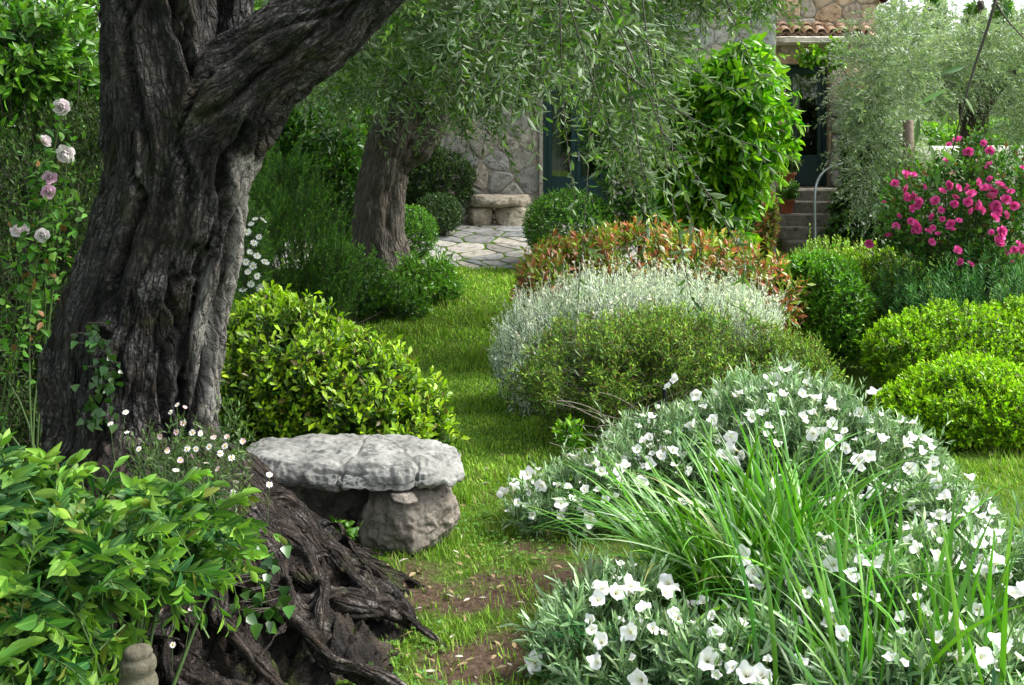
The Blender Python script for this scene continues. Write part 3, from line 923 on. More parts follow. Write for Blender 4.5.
a = box_pts(14, 420, 660, -80, -20, 8, 11); b = box_pts(14, 330, 680, 0, 110, 7, 11)
tubes(s2, a, (a + b) / 2 + RNG.normal(0, .25, a.shape), b, np.full(14, .02), np.full(14, .004), 6, 10)
s2.v += stm.v; s2.c += stm.c; s2.f += [x + s2.n for x in stm.f]; s2.n += stm.n
obj("twigs", s2, M['twig'], mid_tree)

# ------------------------------------------------------------------ stones
def rock(acc, c, r, pw=3.5, seed=0, amp=.06, freq=5.0, sub=5, flat_top=None, crack=0.0, rz=0.0, taper=0.0):
    bm = bmesh.new(); bmesh.ops.create_icosphere(bm, subdivisions=sub, radius=1.0)
    v = np.array([q.co[:] for q in bm.verts]); f = np.array([[q.index for q in t.verts] for t in bm.faces]); bm.free()
    nn = (np.abs(v) ** pw).sum(1) ** (1 / pw)
    v = v / nn[:, None]
    v[:, :2] *= (1 - taper * v[:, 2:3])
    w = v * r
    d = norm(v)
    low = fbm(w * freq * .6 + seed * 3.1, 3, seed)
    q = w * freq * 1.6 + seed
    facet = vnoise(np.round(q * 1.2) / 1.2 * 1.0 + .5 * vnoise(q, 5)[:, None], seed + 3)
    hi = fbm(w * freq * 4, 4, seed + 7)
    disp = amp * (low + .25 * facet + .35 * hi)
    if crack:
        led = np.abs(((w[:, 2] + .02 * vnoise(w * 6, seed + 1)) / .055) % 1 - .5)
        side = np.clip(1 - np.abs(d[:, 2]) * 1.6, 0, 1)
        disp -= crack * side * np.clip(.14 - led, 0, 1) * 4 * (vnoise(w * 5, seed + 2) > -.1)
        vc = np.abs(vnoise(w * [6, 5, .7], seed + 12))
        disp -= crack * .8 * np.clip(.10 - vc, 0, 1) * 8
    w = w + d * disp[:, None]
    ca, sa = math.cos(rz), math.sin(rz)
    w[:, :2] = w[:, :2] @ np.array([[ca, sa], [-sa, ca]])
    acc.add(w + np.asarray(c), f)

def chisel(acc, c, r, planes, seed, sub=6, amp=.012, fine=.006, freq=9.0, rz=0.0, crack=0.0, worn=26):
    """a stone cut by planes (normal, distance) in its own unit space, weathered afterwards"""
    bm = bmesh.new(); bmesh.ops.create_icosphere(bm, subdivisions=sub, radius=1.0)
    v = np.array([q.co[:] for q in bm.verts]); f = np.array([[q.index for q in t.verts] for t in bm.faces]); bm.free()
    r = np.asarray(r, float)
    # even out the sampling over a flat body
    v = norm(v * (.45 + .55 * r / r.max()) ** -.0)
    n = norm(np.array([p[0] for p in planes], float)); h = np.array([p[1] for p in planes], float)
    dd = v @ n.T
    t = np.where(dd > 1e-3, h / np.maximum(dd, 1e-3), 1e3)
    t = -np.log(np.exp(-worn * np.minimum(t, 3)).sum(1)) / worn        # a slightly worn minimum
    w = v * t[:, None] * r
    d = norm(v / r)
    disp = amp * fbm(w * freq + seed * 3.3, 4, seed) + fine * (1 - 2 * np.abs(fbm(w * freq * 4, 4, seed + 5)))
    pit = np.clip(vnoise(w * freq * 3.2 + 5, seed + 8) - .45, 0, 1)
    disp -= fine * 3.0 * pit
    if crack:
        side = np.clip(1.15 - np.abs(norm(v * t[:, None] * r)[:, 2]) * 3, 0, 1)
        zl = w[:, 2] + .012 * fbm(w * 7, 3, seed + 1)
        for z0, m in ((-.022, -.15), (.018, .15), (-.048, .0)):
            on = np.clip((vnoise(w * [3.5, 3.5, 0], seed + 40 + int(abs(z0) * 1000)) - m) * 4, 0, 1)
            disp -= crack * np.exp(-((zl - z0) / .006) ** 2) * on
            disp -= crack * .35 * (zl < z0) * on * (np.abs(d[:, 2]) < .8)
        vc = np.abs(w[:, 0] + .10 * fbm(w * [3, 3, 6], 3, seed + 12) - .02); disp -= crack * .9 * np.exp(-(vc / .006) ** 2) * (vnoise(w * 3, 4) > -.5)
        vc = np.abs(w[:, 0] + .5 * w[:, 1] + .12 * fbm(w * [4, 4, 3], 3, seed + 13) - .2); disp -= crack * .8 * np.exp(-(vc / .005) ** 2)
        vc = np.abs(w[:, 1] - .3 * w[:, 0] + .10 * fbm(w * [5, 5, 3], 3, seed + 14) - .06); disp -= crack * .5 * np.exp(-(vc / .005) ** 2) * (w[:, 0] < .1)
    w = w + d * disp[:, None]
    ca, sa = math.cos(rz), math.sin(rz)
    w[:, :2] = w[:, :2] @ np.array([[ca, sa], [-sa, ca]])
    acc.add(w + np.asarray(c), f)
def planes_for(seed, nside, tilt, ncham, hs=(.86, 1.02), hc=(1.05, 1.3), top=1.0, nx=0):
    g = np.random.default_rng(seed); out = [((.02, -.06, 1), top), ((0, 0, -1), 1.0)]
    for k in range(nside):
        a = 2 * math.pi * (k + g.uniform(-.3, .3)) / nside
        out.append(((math.cos(a), math.sin(a), g.uniform(-tilt, tilt)), g.uniform(*hs)))
    for k in range(ncham):
        a = g.uniform(0, 2 * math.pi)
        out.append(((math.cos(a), math.sin(a), g.choice([-1, 1]) * g.uniform(.5, 1.3)), g.uniform(*hc) * .95))
    return out

bench = thing("stone_bench", "low weathered stone slab bench resting on a squat rough boulder", "bench", (-.72, 4.95, 0))
a = Acc()
slab = [((.8, .8, .1), .98), ((-.75, -.7, .1), 1.08), ((-.7, .7, 0), 1.1), ((.9, .1, .7), 1.12), ((.03, -.05, 1), 1.0), ((-.25, .1, 1), 1.06), ((0, 0, -1), .95), ((.12, 0, -1), 1.0), ((.05, -1, .10), .98), ((-.35, -1, -.15), 1.10), ((.3, -1, .05), 1.08), ((1, -.25, .25), .97), ((1, .35, -.2), 1.0), ((.9, -.9, .1), 1.22),
        ((-1, -.1, .2), .97), ((-1, .5, -.2), 1.05), ((0, 1, .1), .98), ((.4, 1, 0), 1.1), ((.1, -1, 1.2), 1.36), ((-.4, -1, 1.5), 1.42), ((.8, -.4, 1.3), 1.42), ((-.8, -.6, 1.2), 1.45), ((.2, -1, -1.1), 1.35), ((1, -.2, -1.3), 1.38)]
chisel(a, (-.735, 4.98, .332), (.50, .265, .059), slab, 11, 7, .026, .010, 7, -.03, .02, 21); obj("seat_slab", a, M['bench'], bench)
a = Acc(); chisel(a, (-.445, 4.9, .118), (.205, .2, .172), planes_for(4, 9, .3, 12, (.92, 1.04), (1.0, 1.2)), 14, 6, .045, .012, 7, .2, 0, 8); obj("support_stone", a, M['bench_dark'], bench)
a = Acc(); chisel(a, (-1.06, 5.02, .115), (.13, .19, .15), planes_for(5, 8, .3, 8), 15, 5, .02, .008, 8); obj("support_stone", a, M['bench_dark'], bench)
a = Acc(); chisel(a, (-.78, 5.14, .11), (.3, .08, .145), planes_for(6, 8, .3, 8), 19, 5, .02, .008, 8); obj("support_stone", a, M['bench_dark'], bench)  # back stone added to close the gap and keep it dark under the slab
a = Acc(); chisel(a, (-.47, 4.725, .25), (.055, .045, .018), planes_for(7, 7, .3, 5), 17, 4, .006, .003, 14); obj("wedge_stone", a, M['bench_dark'], bench)

# ------------------------------------------------------------------ masonry helpers
def clip_poly(poly, a, b, c):           # keep a*x+b*y <= c
    out = []
    n = len(poly)
    for i in range(n):
        p, q = poly[i], poly[(i + 1) % n]
        dp, dq = a * p[0] + b * p[1] - c, a * q[0] + b * q[1] - c
        if dp <= 0: out.append(p)
        if dp * dq < 0:
            t = dp / (dp - dq); out.append((p[0] + t * (q[0] - p[0]), p[1] + t * (q[1] - p[1])))
    return out
def cells(pts, x0, x1, y0, y1, gap):
    res = []
    for i, p in enumerate(pts):
        poly = [(x0, y0), (x1, y0), (x1, y1), (x0, y1)]
        d2 = ((pts - p) ** 2).sum(1)
        for j in np.argsort(d2)[1:22]:
            q = pts[j]; n = q - p; L = math.hypot(*n)
            poly = clip_poly(poly, n[0] / L, n[1] / L, ((p + q) / 2) @ (n / L) - gap / 2)
            if len(poly) < 3: break
        if len(poly) >= 3: res.append(poly)
    return res
def stone_cells(acc, polys, place, thick, inset=.02, seed=0, tint=(.75, 1.15), warm=.1, rnd=0):
    """each cell becomes a pillowed stone; place(u, v, w) maps face coordinates to the world"""
    for poly in polys:
        q = np.array(poly); c = q.mean(0)
        # soften corners
        m = []
        for i in range(len(q)):
            a_, b_ = q[i], q[(i + 1) % len(q)]
            if np.linalg.norm(b_ - a_) < 1e-4: continue
            m += [a_ * .82 + b_ * .18, a_ * .5 + b_ * .5, a_ * .18 + b_ * .82]
        q = np.array(m); n = len(q)
        if n < 6: continue
        size = np.sqrt(np.mean(((q - c) ** 2).sum(1)))
        k = max(0.2, 1 - inset / max(size, .01))
        th = thick * RNG.uniform(.6, 1.25)
        rings = [(1.0, -.5 * thick), (1.0, th * .55), (k, th), (k * .5, th * RNG.uniform(1.0, 1.1))]
        vs = []
        for s, w in rings:
            r = c + (q - c) * s
            ww = w + (.15 * th * RNG.normal(0, 1, n) if w > 0 else 0)
            vs.append(place(r[:, 0], r[:, 1], np.broadcast_to(ww, (n,))))
        vs.append(place(c[0:1], c[1:2], np.array([th * 1.05])))
        i = np.arange(n); ii = (i + 1) % n
        f4 = np.concatenate([np.stack([r * n + i, r * n + ii, (r + 1) * n + ii, (r + 1) * n + i], -1) for r in range(3)])
        f3 = np.stack([3 * n + i, 3 * n + ii, np.full(n, 4 * n)], -1)
        t = RNG.uniform(*tint); wv = RNG.uniform(-warm, warm)
        cc = np.array([t * (1 + wv), t, t * (1 - wv * 1.2), 1])
        V = np.concatenate(vs)
        b0 = acc.n
        acc.add(V, f4, cc)
        acc.add(V[3 * n:], np.stack([i, ii, np.full(n, n)], -1), cc)
def jitter_grid(x0, x1, y0, y1, dx, dy, j):
    xs = np.arange(x0 + dx / 2, x1, dx); ys = np.arange(y0 + dy / 2, y1, dy)
    X, Y = np.meshgrid(xs, ys)
    X = X + (np.arange(len(ys)) % 2)[:, None] * dx / 2
    p = np.stack([X.ravel(), Y.ravel()], -1)
    return p + RNG.uniform(-j, j, p.shape) * [dx, dy]
def box(acc, x0, x1, y0, y1, z0, z1, c=None):
    v = [(x, y, z) for z in (z0, z1) for y in (y0, y1) for x in (x0, x1)]
    f = [(0, 2, 3, 1), (4, 5, 7, 6), (0, 1, 5, 4), (2, 6, 7, 3), (0, 4, 6, 2), (1, 3, 7, 5)]
    acc.add(v, f, c)
def bbox(acc, x0, x1, y0, y1, z0, z1, bev=.01, rough=0.0):
    bm = bmesh.new(); bmesh.ops.create_cube(bm, size=1.0)
    for v in bm.verts: v.co = ((x0 + x1) / 2 + v.co.x * (x1 - x0), (y0 + y1) / 2 + v.co.y * (y1 - y0), (z0 + z1) / 2 + v.co.z * (z1 - z0))
    if rough:
        bmesh.ops.subdivide_edges(bm, edges=bm.edges[:], cuts=6, use_grid_fill=True)
    bmesh.ops.bevel(bm, geom=[e for e in bm.edges if len(e.link_faces) == 2 and e.calc_face_angle(0) > .5], offset=bev, segments=2, affect='EDGES')
    v = np.array([q.co[:] for q in bm.verts]); bm.verts.index_update()
    if rough: v = v + rough * np.stack([fbm(v * 5 + s, 3, s) for s in (1, 2, 3)], -1)
    b0 = acc.n; first = True
    by = {}
    for t in bm.faces: by.setdefault(len(t.verts), []).append([q.index for q in t.verts])
    bm.free()
    for k, fs in by.items():
        acc.add(v, fs)

# terrace
acc = Acc()
pts = jitter_grid(-3.0, 3.2, 13.05, 16.2, .34, .38, .6)
pl = cells(pts, -3.0, 3.2, 13.05, 16.2, .03)
stone_cells(acc, pl, lambda u, v, w: np.stack([u, v, ground_z(u, v) + w], -1), .012, .03, tint=(.5, .95), warm=.06)
obj("terrace", acc, M['flag'], kind="structure", smooth=False)

# ------------------------------------------------------------------ stone house
house = thing("stone_house", "rustic stone house with clay tiled eave and dark green glazed doors", "house", (1.5, 16.25, .5))
YW, YR = 16.25, 19.0
DX0, DX1, DZ0, DZ1 = P(541, 0, YW)[0], P(612, 0, YW)[0], .62, 2.75
acc = Acc()
box(acc, -2.6, DX0, YW, YW + .4, .2, 6.0); box(acc, DX1, 3.9, YW, YW + .4, .2, 6.0); box(acc, DX0, DX1, YW, YW + .4, DZ1, 6.0); box(acc, DX0, DX1, YW, YW + .4, .2, DZ0)
RX0, RX1, RZ0, RZ1 = P(786, 0, YR)[0], P(829, 0, YR)[0], 1.1, 3.22
box(acc, 3.9, RX0, YR, YR + .4, .0, 6.0); box(acc, RX1, 6.3, YR, YR + .4, .0, 5.2); box(acc, RX0, RX1, YR, YR + .4, RZ1, 5.6); box(acc, RX0, RX1, YR, YR + .4, 0, RZ0)
box(acc, 3.5, 3.9, YW + .4, YR, .0, 6.0); box(acc, -2.6, -2.2, YW + .4, YR + 6, 0, 6.0); box(acc, 5.9, 6.3, YR + .4, YR + 6, 0, 5.2)
obj("mortar_wall", acc, M['mortar'], house, smooth=False)
def wall_stones(x0, x1, z0, z1, Y, dx, dz, holes=(), tint=(.75, 1.2), warm=.08, tone=(1, 1, 1)):
    a = Acc()
    pts = jitter_grid(x0, x1, z0, z1, dx, dz, .36)
    pl = cells(pts, x0, x1, z0, z1, .02)
    out = []
    for poly in pl:
        ok = True
        for (hx0, hx1, hz0, hz1) in holes:
            q = np.array(poly); 
            if q[:, 0].min() < hx1 and q[:, 0].max() > hx0 and q[:, 1].min() < hz1 and q[:, 1].max() > hz0:
                c = q.mean(0)
                if hx0 < c[0] < hx1 and hz0 < c[1] < hz1: ok = False; break
                # trim against the nearest side of the opening
                dl = [(c[0] - hx0, (1, 0, hx0 - .005)), (hx1 - c[0], (-1, 0, -hx1 - .005)), (c[1] - hz0, (0, 1, hz0 - .005)), (hz1 - c[1], (0, -1, -hz1 - .005))]
                s = min(dl)[1]
                poly = clip_poly(poly, *s)
                if len(poly) < 3: ok = False
        if ok: out.append(poly)
    stone_cells(a, out, lambda u, v, w: np.stack([u, Y - w, v], -1), .026, .03, tint=tint, warm=warm)
    a.c = [q * np.array([*tone, 1]) for q in a.c]
    return a
a = wall_stones(-2.6, 3.9, .35, 4.6, YW, .36, .27, [(DX0, DX1, .3, DZ1)])
obj("stone_facing", a, M['wallstone'], house, smooth=False)
a = wall_stones(3.9, 6.3, .1, 5.2, YR, .36, .28, [(RX0, RX1, .1, RZ1)], tint=(.95, 1.45), warm=.14, tone=(1.18, .98, .88))
obj("stone_facing", a, M['wallstone'], house, smooth=False)

def glass_mat():
    m, nt, o = nmat("window_glass")
    g = N(nt, "ShaderNodeBsdfGlossy", Roughness=.03); g.inputs[0].default_value = (.9, .9, .9, 1)
    t = nt.nodes.new("ShaderNodeBsdfTransparent"); t.inputs[0].default_value = (.8, .86, .84, 1)
    fr = N(nt, "ShaderNodeFresnel", IOR=1.9)
    mx = nt.nodes.new("ShaderNodeMixShader")
    nt.links.new(fr.outputs[0], mx.inputs[0]); nt.links.new(t.outputs[0], mx.inputs[1]); nt.links.new(g.outputs[0], mx.inputs[2]); nt.links.new(mx.outputs[0], o.inputs[0])
    return m
M['glass'] = glass_mat()
def glazed_door(x0, x1, z0, z1, Y, kick, leaves_n, curtain):
    d = bpy.data.objects.new("door", None); d.parent = house; col.objects.link(d); LOC[d.name] = LOC[house.name]
    a = Acc()
    bbox(a, x0, x0 + .06, Y + .02, Y + .12, z0, z1, .006); bbox(a, x1 - .06, x1, Y + .02, Y + .12, z0, z1, .006); bbox(a, x0 + .061, x1 - .061, Y + .02, Y + .12, z1 - .07, z1, .006)
    obj("frame", a, M['paint'], d, False)
    w = (x1 - x0 - .125) / leaves_n
    for k in range(leaves_n):
        u0 = x0 + .0625 + k * w + .003; u1 = u0 + w - .006
        a = Acc()
        bbox(a, u0, u0 + .07, Y + .05, Y + .095, z0 + .02, z1 - .075, .006); bbox(a, u1 - .07, u1, Y + .05, Y + .095, z0 + .02, z1 - .075, .006)
        bbox(a, u0 + .071, u1 - .071, Y + .05, Y + .095, z1 - .16, z1 - .075, .006); bbox(a, u0 + .071, u1 - .071, Y + .05, Y + .095, z0 + .02, z0 + kick, .006)
        bbox(a, u0 + .12, u1 - .12, Y + .04, Y + .05, z0 + .1, z0 + kick - .08, .004)
        obj("door_leaf", a, M['paint'], d, False)
        a = Acc(); box(a, u0 + .06, u1 - .06, Y + .07, Y + .076, z0 + kick - .01, z1 - .15); obj("pane", a, M['glass'], d, False)
    a = Acc(); box(a, (x0 + x1) / 2 + .03, (x0 + x1) / 2 + .05, Y, Y + .05, z0 + .95, z0 + 1.1); obj("handle", a, M['metal'], d, False)
    for (c0, c1) in curtain:
        a = Acc()
        u = np.linspace(c0, c1, 60); zz = np.array([z0 + .05, z1 - .1])
        U, Zz = np.meshgrid(u, zz)
        Yc = Y + .14 + .02 * np.sin(U * 70) + .015 * np.sin(U * 31 + 1)
        j = np.arange(59); f = np.stack([j, j + 1, 60 + j + 1, 60 + j], -1)
        a.add(np.stack([U, Yc, Zz], -1).reshape(-1, 3), f); obj("curtain", a, M['cream'], d)
    # the room behind the glass
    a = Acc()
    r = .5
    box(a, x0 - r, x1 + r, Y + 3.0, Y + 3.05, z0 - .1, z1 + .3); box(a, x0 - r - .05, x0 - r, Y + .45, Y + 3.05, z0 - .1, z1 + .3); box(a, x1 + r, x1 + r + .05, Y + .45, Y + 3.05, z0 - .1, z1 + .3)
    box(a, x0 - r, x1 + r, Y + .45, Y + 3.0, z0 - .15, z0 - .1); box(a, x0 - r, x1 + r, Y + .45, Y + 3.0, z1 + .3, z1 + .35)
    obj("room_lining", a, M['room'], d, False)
    return d
glazed_door(DX0 + .03, DX1 - .03, DZ0, DZ1, YW + .08, .72, 2, [(DX0 + .08, DX0 + .3), (DX0 + .5, DX0 + .72)])
glazed_door(RX0 + .02, RX1 - .02, RZ0, RZ1, YR + .1, .55, 1, [(RX0 + .1, RX0 + .3)])  # right door: curtain added to stand in for the pale glass reflection
# painted jamb, stone quoin, lintel beam and tile eave
a = Acc(); bbox(a, DX0 - .03, DX0 + .028, YW - .06, YW + .1, DZ0, DZ1, .008); obj("door_jamb", a, M['mortar'], house, False)
for k in range(5):
    a = Acc(); z = RZ0 + k * .3
    rock(a, (RX1 + .16 + RNG.uniform(-.02, .02), YR - .06, z + .15), (.15, .11, .148), 5, 60 + k, .03, 5, 4); obj("quoin_stone", a, M['bench'], house)
bz = P(0, 45, YR - .3)[2]
a = Acc(); bbox(a, P(768, 0, YR)[0], P(842, 0, YR)[0], YR - .5, YR - .06, bz + .01, bz + .13, .02, .012); obj("lintel_beam", a, M['beam'], house)
a = Acc()
tz = bz + .2
for row in range(2):
    for k in range(11):
        x = 4.05 + k * .2
        th = np.linspace(0, math.pi, 9)
        c = np.array([RNG.uniform(.8, 1.2)] * 3 + [1]); c[2] *= RNG.uniform(.8, 1.05)
        y0, y1 = YR - .36 + row * .2, YR - .06 + row * .2
        zoff = row * .1 + RNG.normal(0, .006)
        for s, r0, r1 in ((1, .095, .078),):
            V = []
            for (yy, r, dz) in ((y0, r0, 0), (y1, r1, .12)):
                for rr_ in (r, r - .016):
                    V.append(np.stack([x + rr_ * np.cos(th), np.full(9, yy), tz + zoff + dz + rr_ * np.sin(th) * .9], -1))
            V = np.concatenate(V); i = np.arange(8)
            f = np.concatenate([np.stack([i, i + 1, 18 + i + 1, 18 + i], -1), np.stack([9 + i + 1, 9 + i, 27 + i, 27 + i + 1], -1), np.stack([i + 1, i, 9 + i, 9 + i + 1], -1)])
            a.add(V, f, c)
        # channel tile between
        V = []
        for (yy, dz) in ((y0 + .05, 0), (y1, .1)):
            for rr_ in (.085, .1):
                V.append(np.stack([x + .1 + rr_ * np.cos(th), np.full(9, yy), tz + .02 + zoff + dz - rr_ * np.sin(th) * .55], -1))
        V = np.concatenate(V)
        a.add(V, f[:, ::-1], c * np.array([.85, .85, .85, 1]))
obj("roof_tiles", a, M['tile'], house, False)
# sloping verge of the gable at the right
a = Acc()
for k in range(9):
    x0 = 6.38 - k * .12; z0 = 4.35 + k * .22
    th = np.linspace(0, math.pi * 2, 12, endpoint=False)
    c = np.array([RNG.uniform(.9, 1.25)] * 3 + [1])
    V = np.concatenate([np.stack([x0 + .09 * np.cos(th), np.full(12, YR - .12), z0 + .09 * np.sin(th)], -1), np.stack([x0 + .09 * np.cos(th), np.full(12, YR + 1.2), z0 + .09 * np.sin(th)], -1)])
    i = np.arange(12); ii = (i + 1) % 12
    a.add(V, np.stack([i, ii, 12 + ii, 12 + i], -1)[:, ::-1], c)
obj("verge_tiles", a, M['tile'], house)
a = Acc(); v = [(-2.9, YW - .5, 6.0), (6.0, YW - .5, 6.0), (6.0, YW + 4.5, 7.6), (-2.9, YW + 4.5, 7.6), (6.0, YW + 9.5, 6.0), (-2.9, YW + 9.5, 6.0)]
v2 = [(x, y, z - .12) for x, y, z in v]
a.add(v + v2, [(0, 1, 2, 3), (3, 2, 4, 5), (7, 6, 9, 8), (8, 9, 11, 10), (0, 6, 7, 1), (4, 10, 11, 5)], (1, 1, 1, 1)); obj("roof", a, M['tile'], house, False)

# entrance steps
steps = thing("stone_steps", "worn grey stone steps climbing to the right-hand glazed house door", "steps", (4.9, 17.5, .1))
for k in range(6):
    a = Acc()
    z1 = RZ0 - .012 - k * .19
    y1 = YR - .02 - (0 if k == 0 else .78 + (k - 1) * .3)
    y0 = YR - .8 - k * .3
    bbox(a, 4.25 - .02 * (k % 2), 5.62 + .03 * (k % 3), y0 - .02, y1, z1 - .21, z1, .02, .02); obj("step", a, M['step'], steps)
pot_m = Acc()
def lathe(acc, c, prof, n=32, col_=None):
    prof = np.array(prof); th = np.linspace(0, 2 * math.pi, n, endpoint=False)
    v = np.stack([prof[:, 0:1] * np.cos(th), prof[:, 0:1] * np.sin(th), np.repeat(prof[:, 1:2], n, 1)], -1) + np.asarray(c)
    i = np.arange(len(prof) - 1)[:, None] * n; j = np.arange(n)[None]; jj = (j + 1) % n
    acc.add(v.reshape(-1, 3), np.stack([i + j, i + jj, i + n + jj, i + n + j], -1).reshape(-1, 4), col_)

# house-side little stone bench
wb = thing("stone_bench", "small rough stone bench built against the pale house wall", "bench", P(498, 226, 15.9))
a = Acc(); q = P(499, 201, 15.9); chisel(a, q, (.46, .25, .08), planes_for(33, 9, .2, 8), 33, 5, .02, .01, 6); obj("seat_slab", a, M['wallstone'], wb)
a = Acc(); q = P(514, 217, 15.9); chisel(a, q, (.26, .2, .15), planes_for(34, 8, .2, 8), 34, 5, .02, .01, 6); obj("support_stone", a, M['wallstone'], wb)
a = Acc(); q = P(480, 217, 15.95); chisel(a, q, (.18, .2, .15), planes_for(35, 8, .2, 8), 35, 5, .02, .01, 6); obj("support_stone", a, M['wallstone'], wb)
for o_ in wb.children:
    at = o_.data.attributes["Col"]; at.data.foreach_set("color", np.tile(np.array([1.15, 1.08, .98, 1], np.float32), len(o_.data.vertices)))

# ------------------------------------------------------------------ shrubs
def shrub(name, label, cat, lobes, n, mat, L=.1, nl=9, ll=.06, lw=.025, up=.5, rnd=.35, tmpl='fold', seed=1, deep=.4, rough=.16, freq=2.2, gap=-.45,
          a0=70, a1=25, mode='spiral', droop=0.0, tip=.75, ypow=2.0, nst=40, st_r=.008, group=None, stem_mat='twig', base=None, yshift=0., jit=.3, sag=0.0, lowcut=.03, twig_r=.0022, inner=.35, Ljit=.35, bias=(0, 0, 0), post=None, mask=None, stray=1.45):
    C = np.mean([l[0] for l in lobes], 0)
    b = np.array(base) if base is not None else np.array([C[0], C[1], 0.0])
    if base is None: b[2] = ground_z(b[0], b[1])
    root = thing(name, label, cat, b, group)
    fol, st = Acc(), Acc()
    p, nn = sample(lobes, n, seed, deep, rough, freq, gap, lowcut=lowcut)
    if mask is not None:
        k = mask(p); p, nn = p[k], nn[k]; n = len(p)
    d = norm(nn * (1 - up) + UP * up + RNG.normal(0, rnd, p.shape) + np.array(bias))
    LL = L * RNG.uniform(1 - Ljit, 1 + Ljit, n) * np.where(RNG.random(n) < .06, stray, 1.0)
    p = p + d * np.where(LL > 1.36 * L, .3, 0)[:, None] * LL[:, None]
    p0 = p - d * LL[:, None] * .7
    shoots(fol, p0, d, LL, nl, ll, lw, a0, a1, mode, droop, .1, tmpl, tip, ypow, jit, st, twig_r, yshift, sag)
    if nst: stems_for(st, p0, b, nst, st_r, st_r * .35)
    obj("foliage", fol, mat, root)
    if post: post(root, st)
    obj("stems", st, M[stem_mat], root)
    return root, lobes

M['golden'] = leaf_mat("golden_leaf", (.03, .095, .010), (.33, .53, .016), rough=.38, transl=.3, spec=.4, var=.75, third=(.13, .10, .03), thr=.95)
shrub("golden_shrub", "rounded yellow-green leafy shrub rising right behind the stone bench", "shrub",
      [lobe(285, 378, 72, 72, 5.75, .42), lobe(345, 400, 74, 60, 5.75, .42), lobe(398, 432, 48, 42, 5.65, .3), lobe(240, 410, 34, 60, 5.7, .3), lobe(270, 320, 25, 24, 5.8, .15)],
      3900, M['golden'], L=.14, nl=12, ll=.045, lw=.0185, up=.55, tmpl='obo', seed=3, rough=.2, a0=75, a1=38, tip=.9, ypow=3.6, deep=.5)

M['cistus'] = leaf_mat("bronze_green_leaf", (.08, .19, .022), (.27, .45, .05), rough=.6, spec=.25, transl=.25, third=(.17, .13, .03), thr=.85, var=.7)
CI = [lobe(602, 378, 84, 56, 6.6, .42), lobe(700, 375, 92, 66, 6.75, .55), lobe(785, 388, 56, 50, 6.7, .4), lobe(650, 355, 62, 45, 6.9, .4)]
cis, _ = shrub("cistus_shrub", "bronze-green fine-leaved mound with bare twigs under its left edge, before the silver plants", "shrub", CI,
      4200, M['cistus'], L=.15, nl=14, ll=.03, lw=.009, up=.5, rnd=.5, tmpl='fold', seed=5, rough=.3, freq=3.5, a0=60, a1=30, deep=.5, nst=90, st_r=.007, gap=-.3, lowcut=.14)
a = Acc()
n = 26
p0 = box_pts(n, 590, 690, 430, 440, 6.2, 6.4); p2 = box_pts(n, 540, 700, 385, 445, 5.85, 6.15)
tubes(a, p0, (p0 + p2) / 2 + RNG.normal(0, .05, p0.shape), p2, np.full(n, .004), np.full(n, .0015), 4, 8)
obj("bare_twigs", a, M['deadtwig'], cis)

M['silver'] = leaf_mat("silver_leaf", (.66, .76, .70), (.78, .84, .77), rough=.7, transl=.3, spec=.2, var=.5)
M['silver_tip'] = leaf_mat("silver_flower_head", (.58, .6, .46), (.66, .66, .5), rough=.8, transl=.1, var=.4)
SI = [lobe(542, 350, 44, 58, 7.4, .4), lobe(600, 325, 66, 48, 7.5, .45), lobe(680, 318, 76, 42, 7.6, .45), lobe(740, 330, 42, 38, 7.6, .4)]
def silver_post(root, st):
    a = Acc()
    p, nn = sample(SI, 520, 6, .1, .12)
    k = nn[:, 2] > .1
    p = p[k]; d = norm(UP * .9 + nn[k] * .25 + RNG.normal(0, .1, p.shape)); Ls = RNG.uniform(.05, .16, len(p))
    tubes(a, p - d * .05, p + d * (Ls / 2)[:, None], p + d * Ls[:, None], np.full(len(p), .0022), np.full(len(p), .0016), 3, 3)
    shoots(a, p + d * (Ls - .014)[:, None], d, .014, 9, .018, .010, 75, 40, tmpl='dia')
    obj("flower_heads", a, M['silver_tip'], root)
sil, _ = shrub("silver_curry_plant", "silvery grey feathery plant with upright pale stalks behind the bronze mound", "plant", SI,
      4600, M['silver'], L=.22, nl=28, ll=.03, lw=.0066, up=.75, rnd=.26, stray=1.7, tmpl='dia', seed=6, rough=.3, a0=50, a1=22, deep=.6, nst=30, st_r=.004, tip=.6, post=silver_post)
M['photinia'] = leaf_mat("mixed_red_leaf", (.08, .19, .02), (.32, .44, .045), rough=.35, transl=.3, third=(.48, .14, .08), thr=.58, fourth=(.46, .31, .18), thr4=.87, var=.7)
shrub("red_tipped_shrub", "loose shrub with mixed red, tan and green leaves between box ball and silver plants", "shrub",
      [lobe(565, 275, 44, 34, 8.9, .4), lobe(635, 262, 72, 36, 9.0, .5), lobe(715, 275, 66, 42, 8.9, .5), lobe(772, 312, 30, 48, 8.5, .35), lobe(545, 285, 28, 25, 8.7, .3)],
      1500, M['photinia'], L=.16, nl=9, ll=.075, lw=.026, up=.5, tmpl='fold', seed=8, rough=.2, deep=.5, ypow=1.5, a0=65, a1=30, gap=-.35)

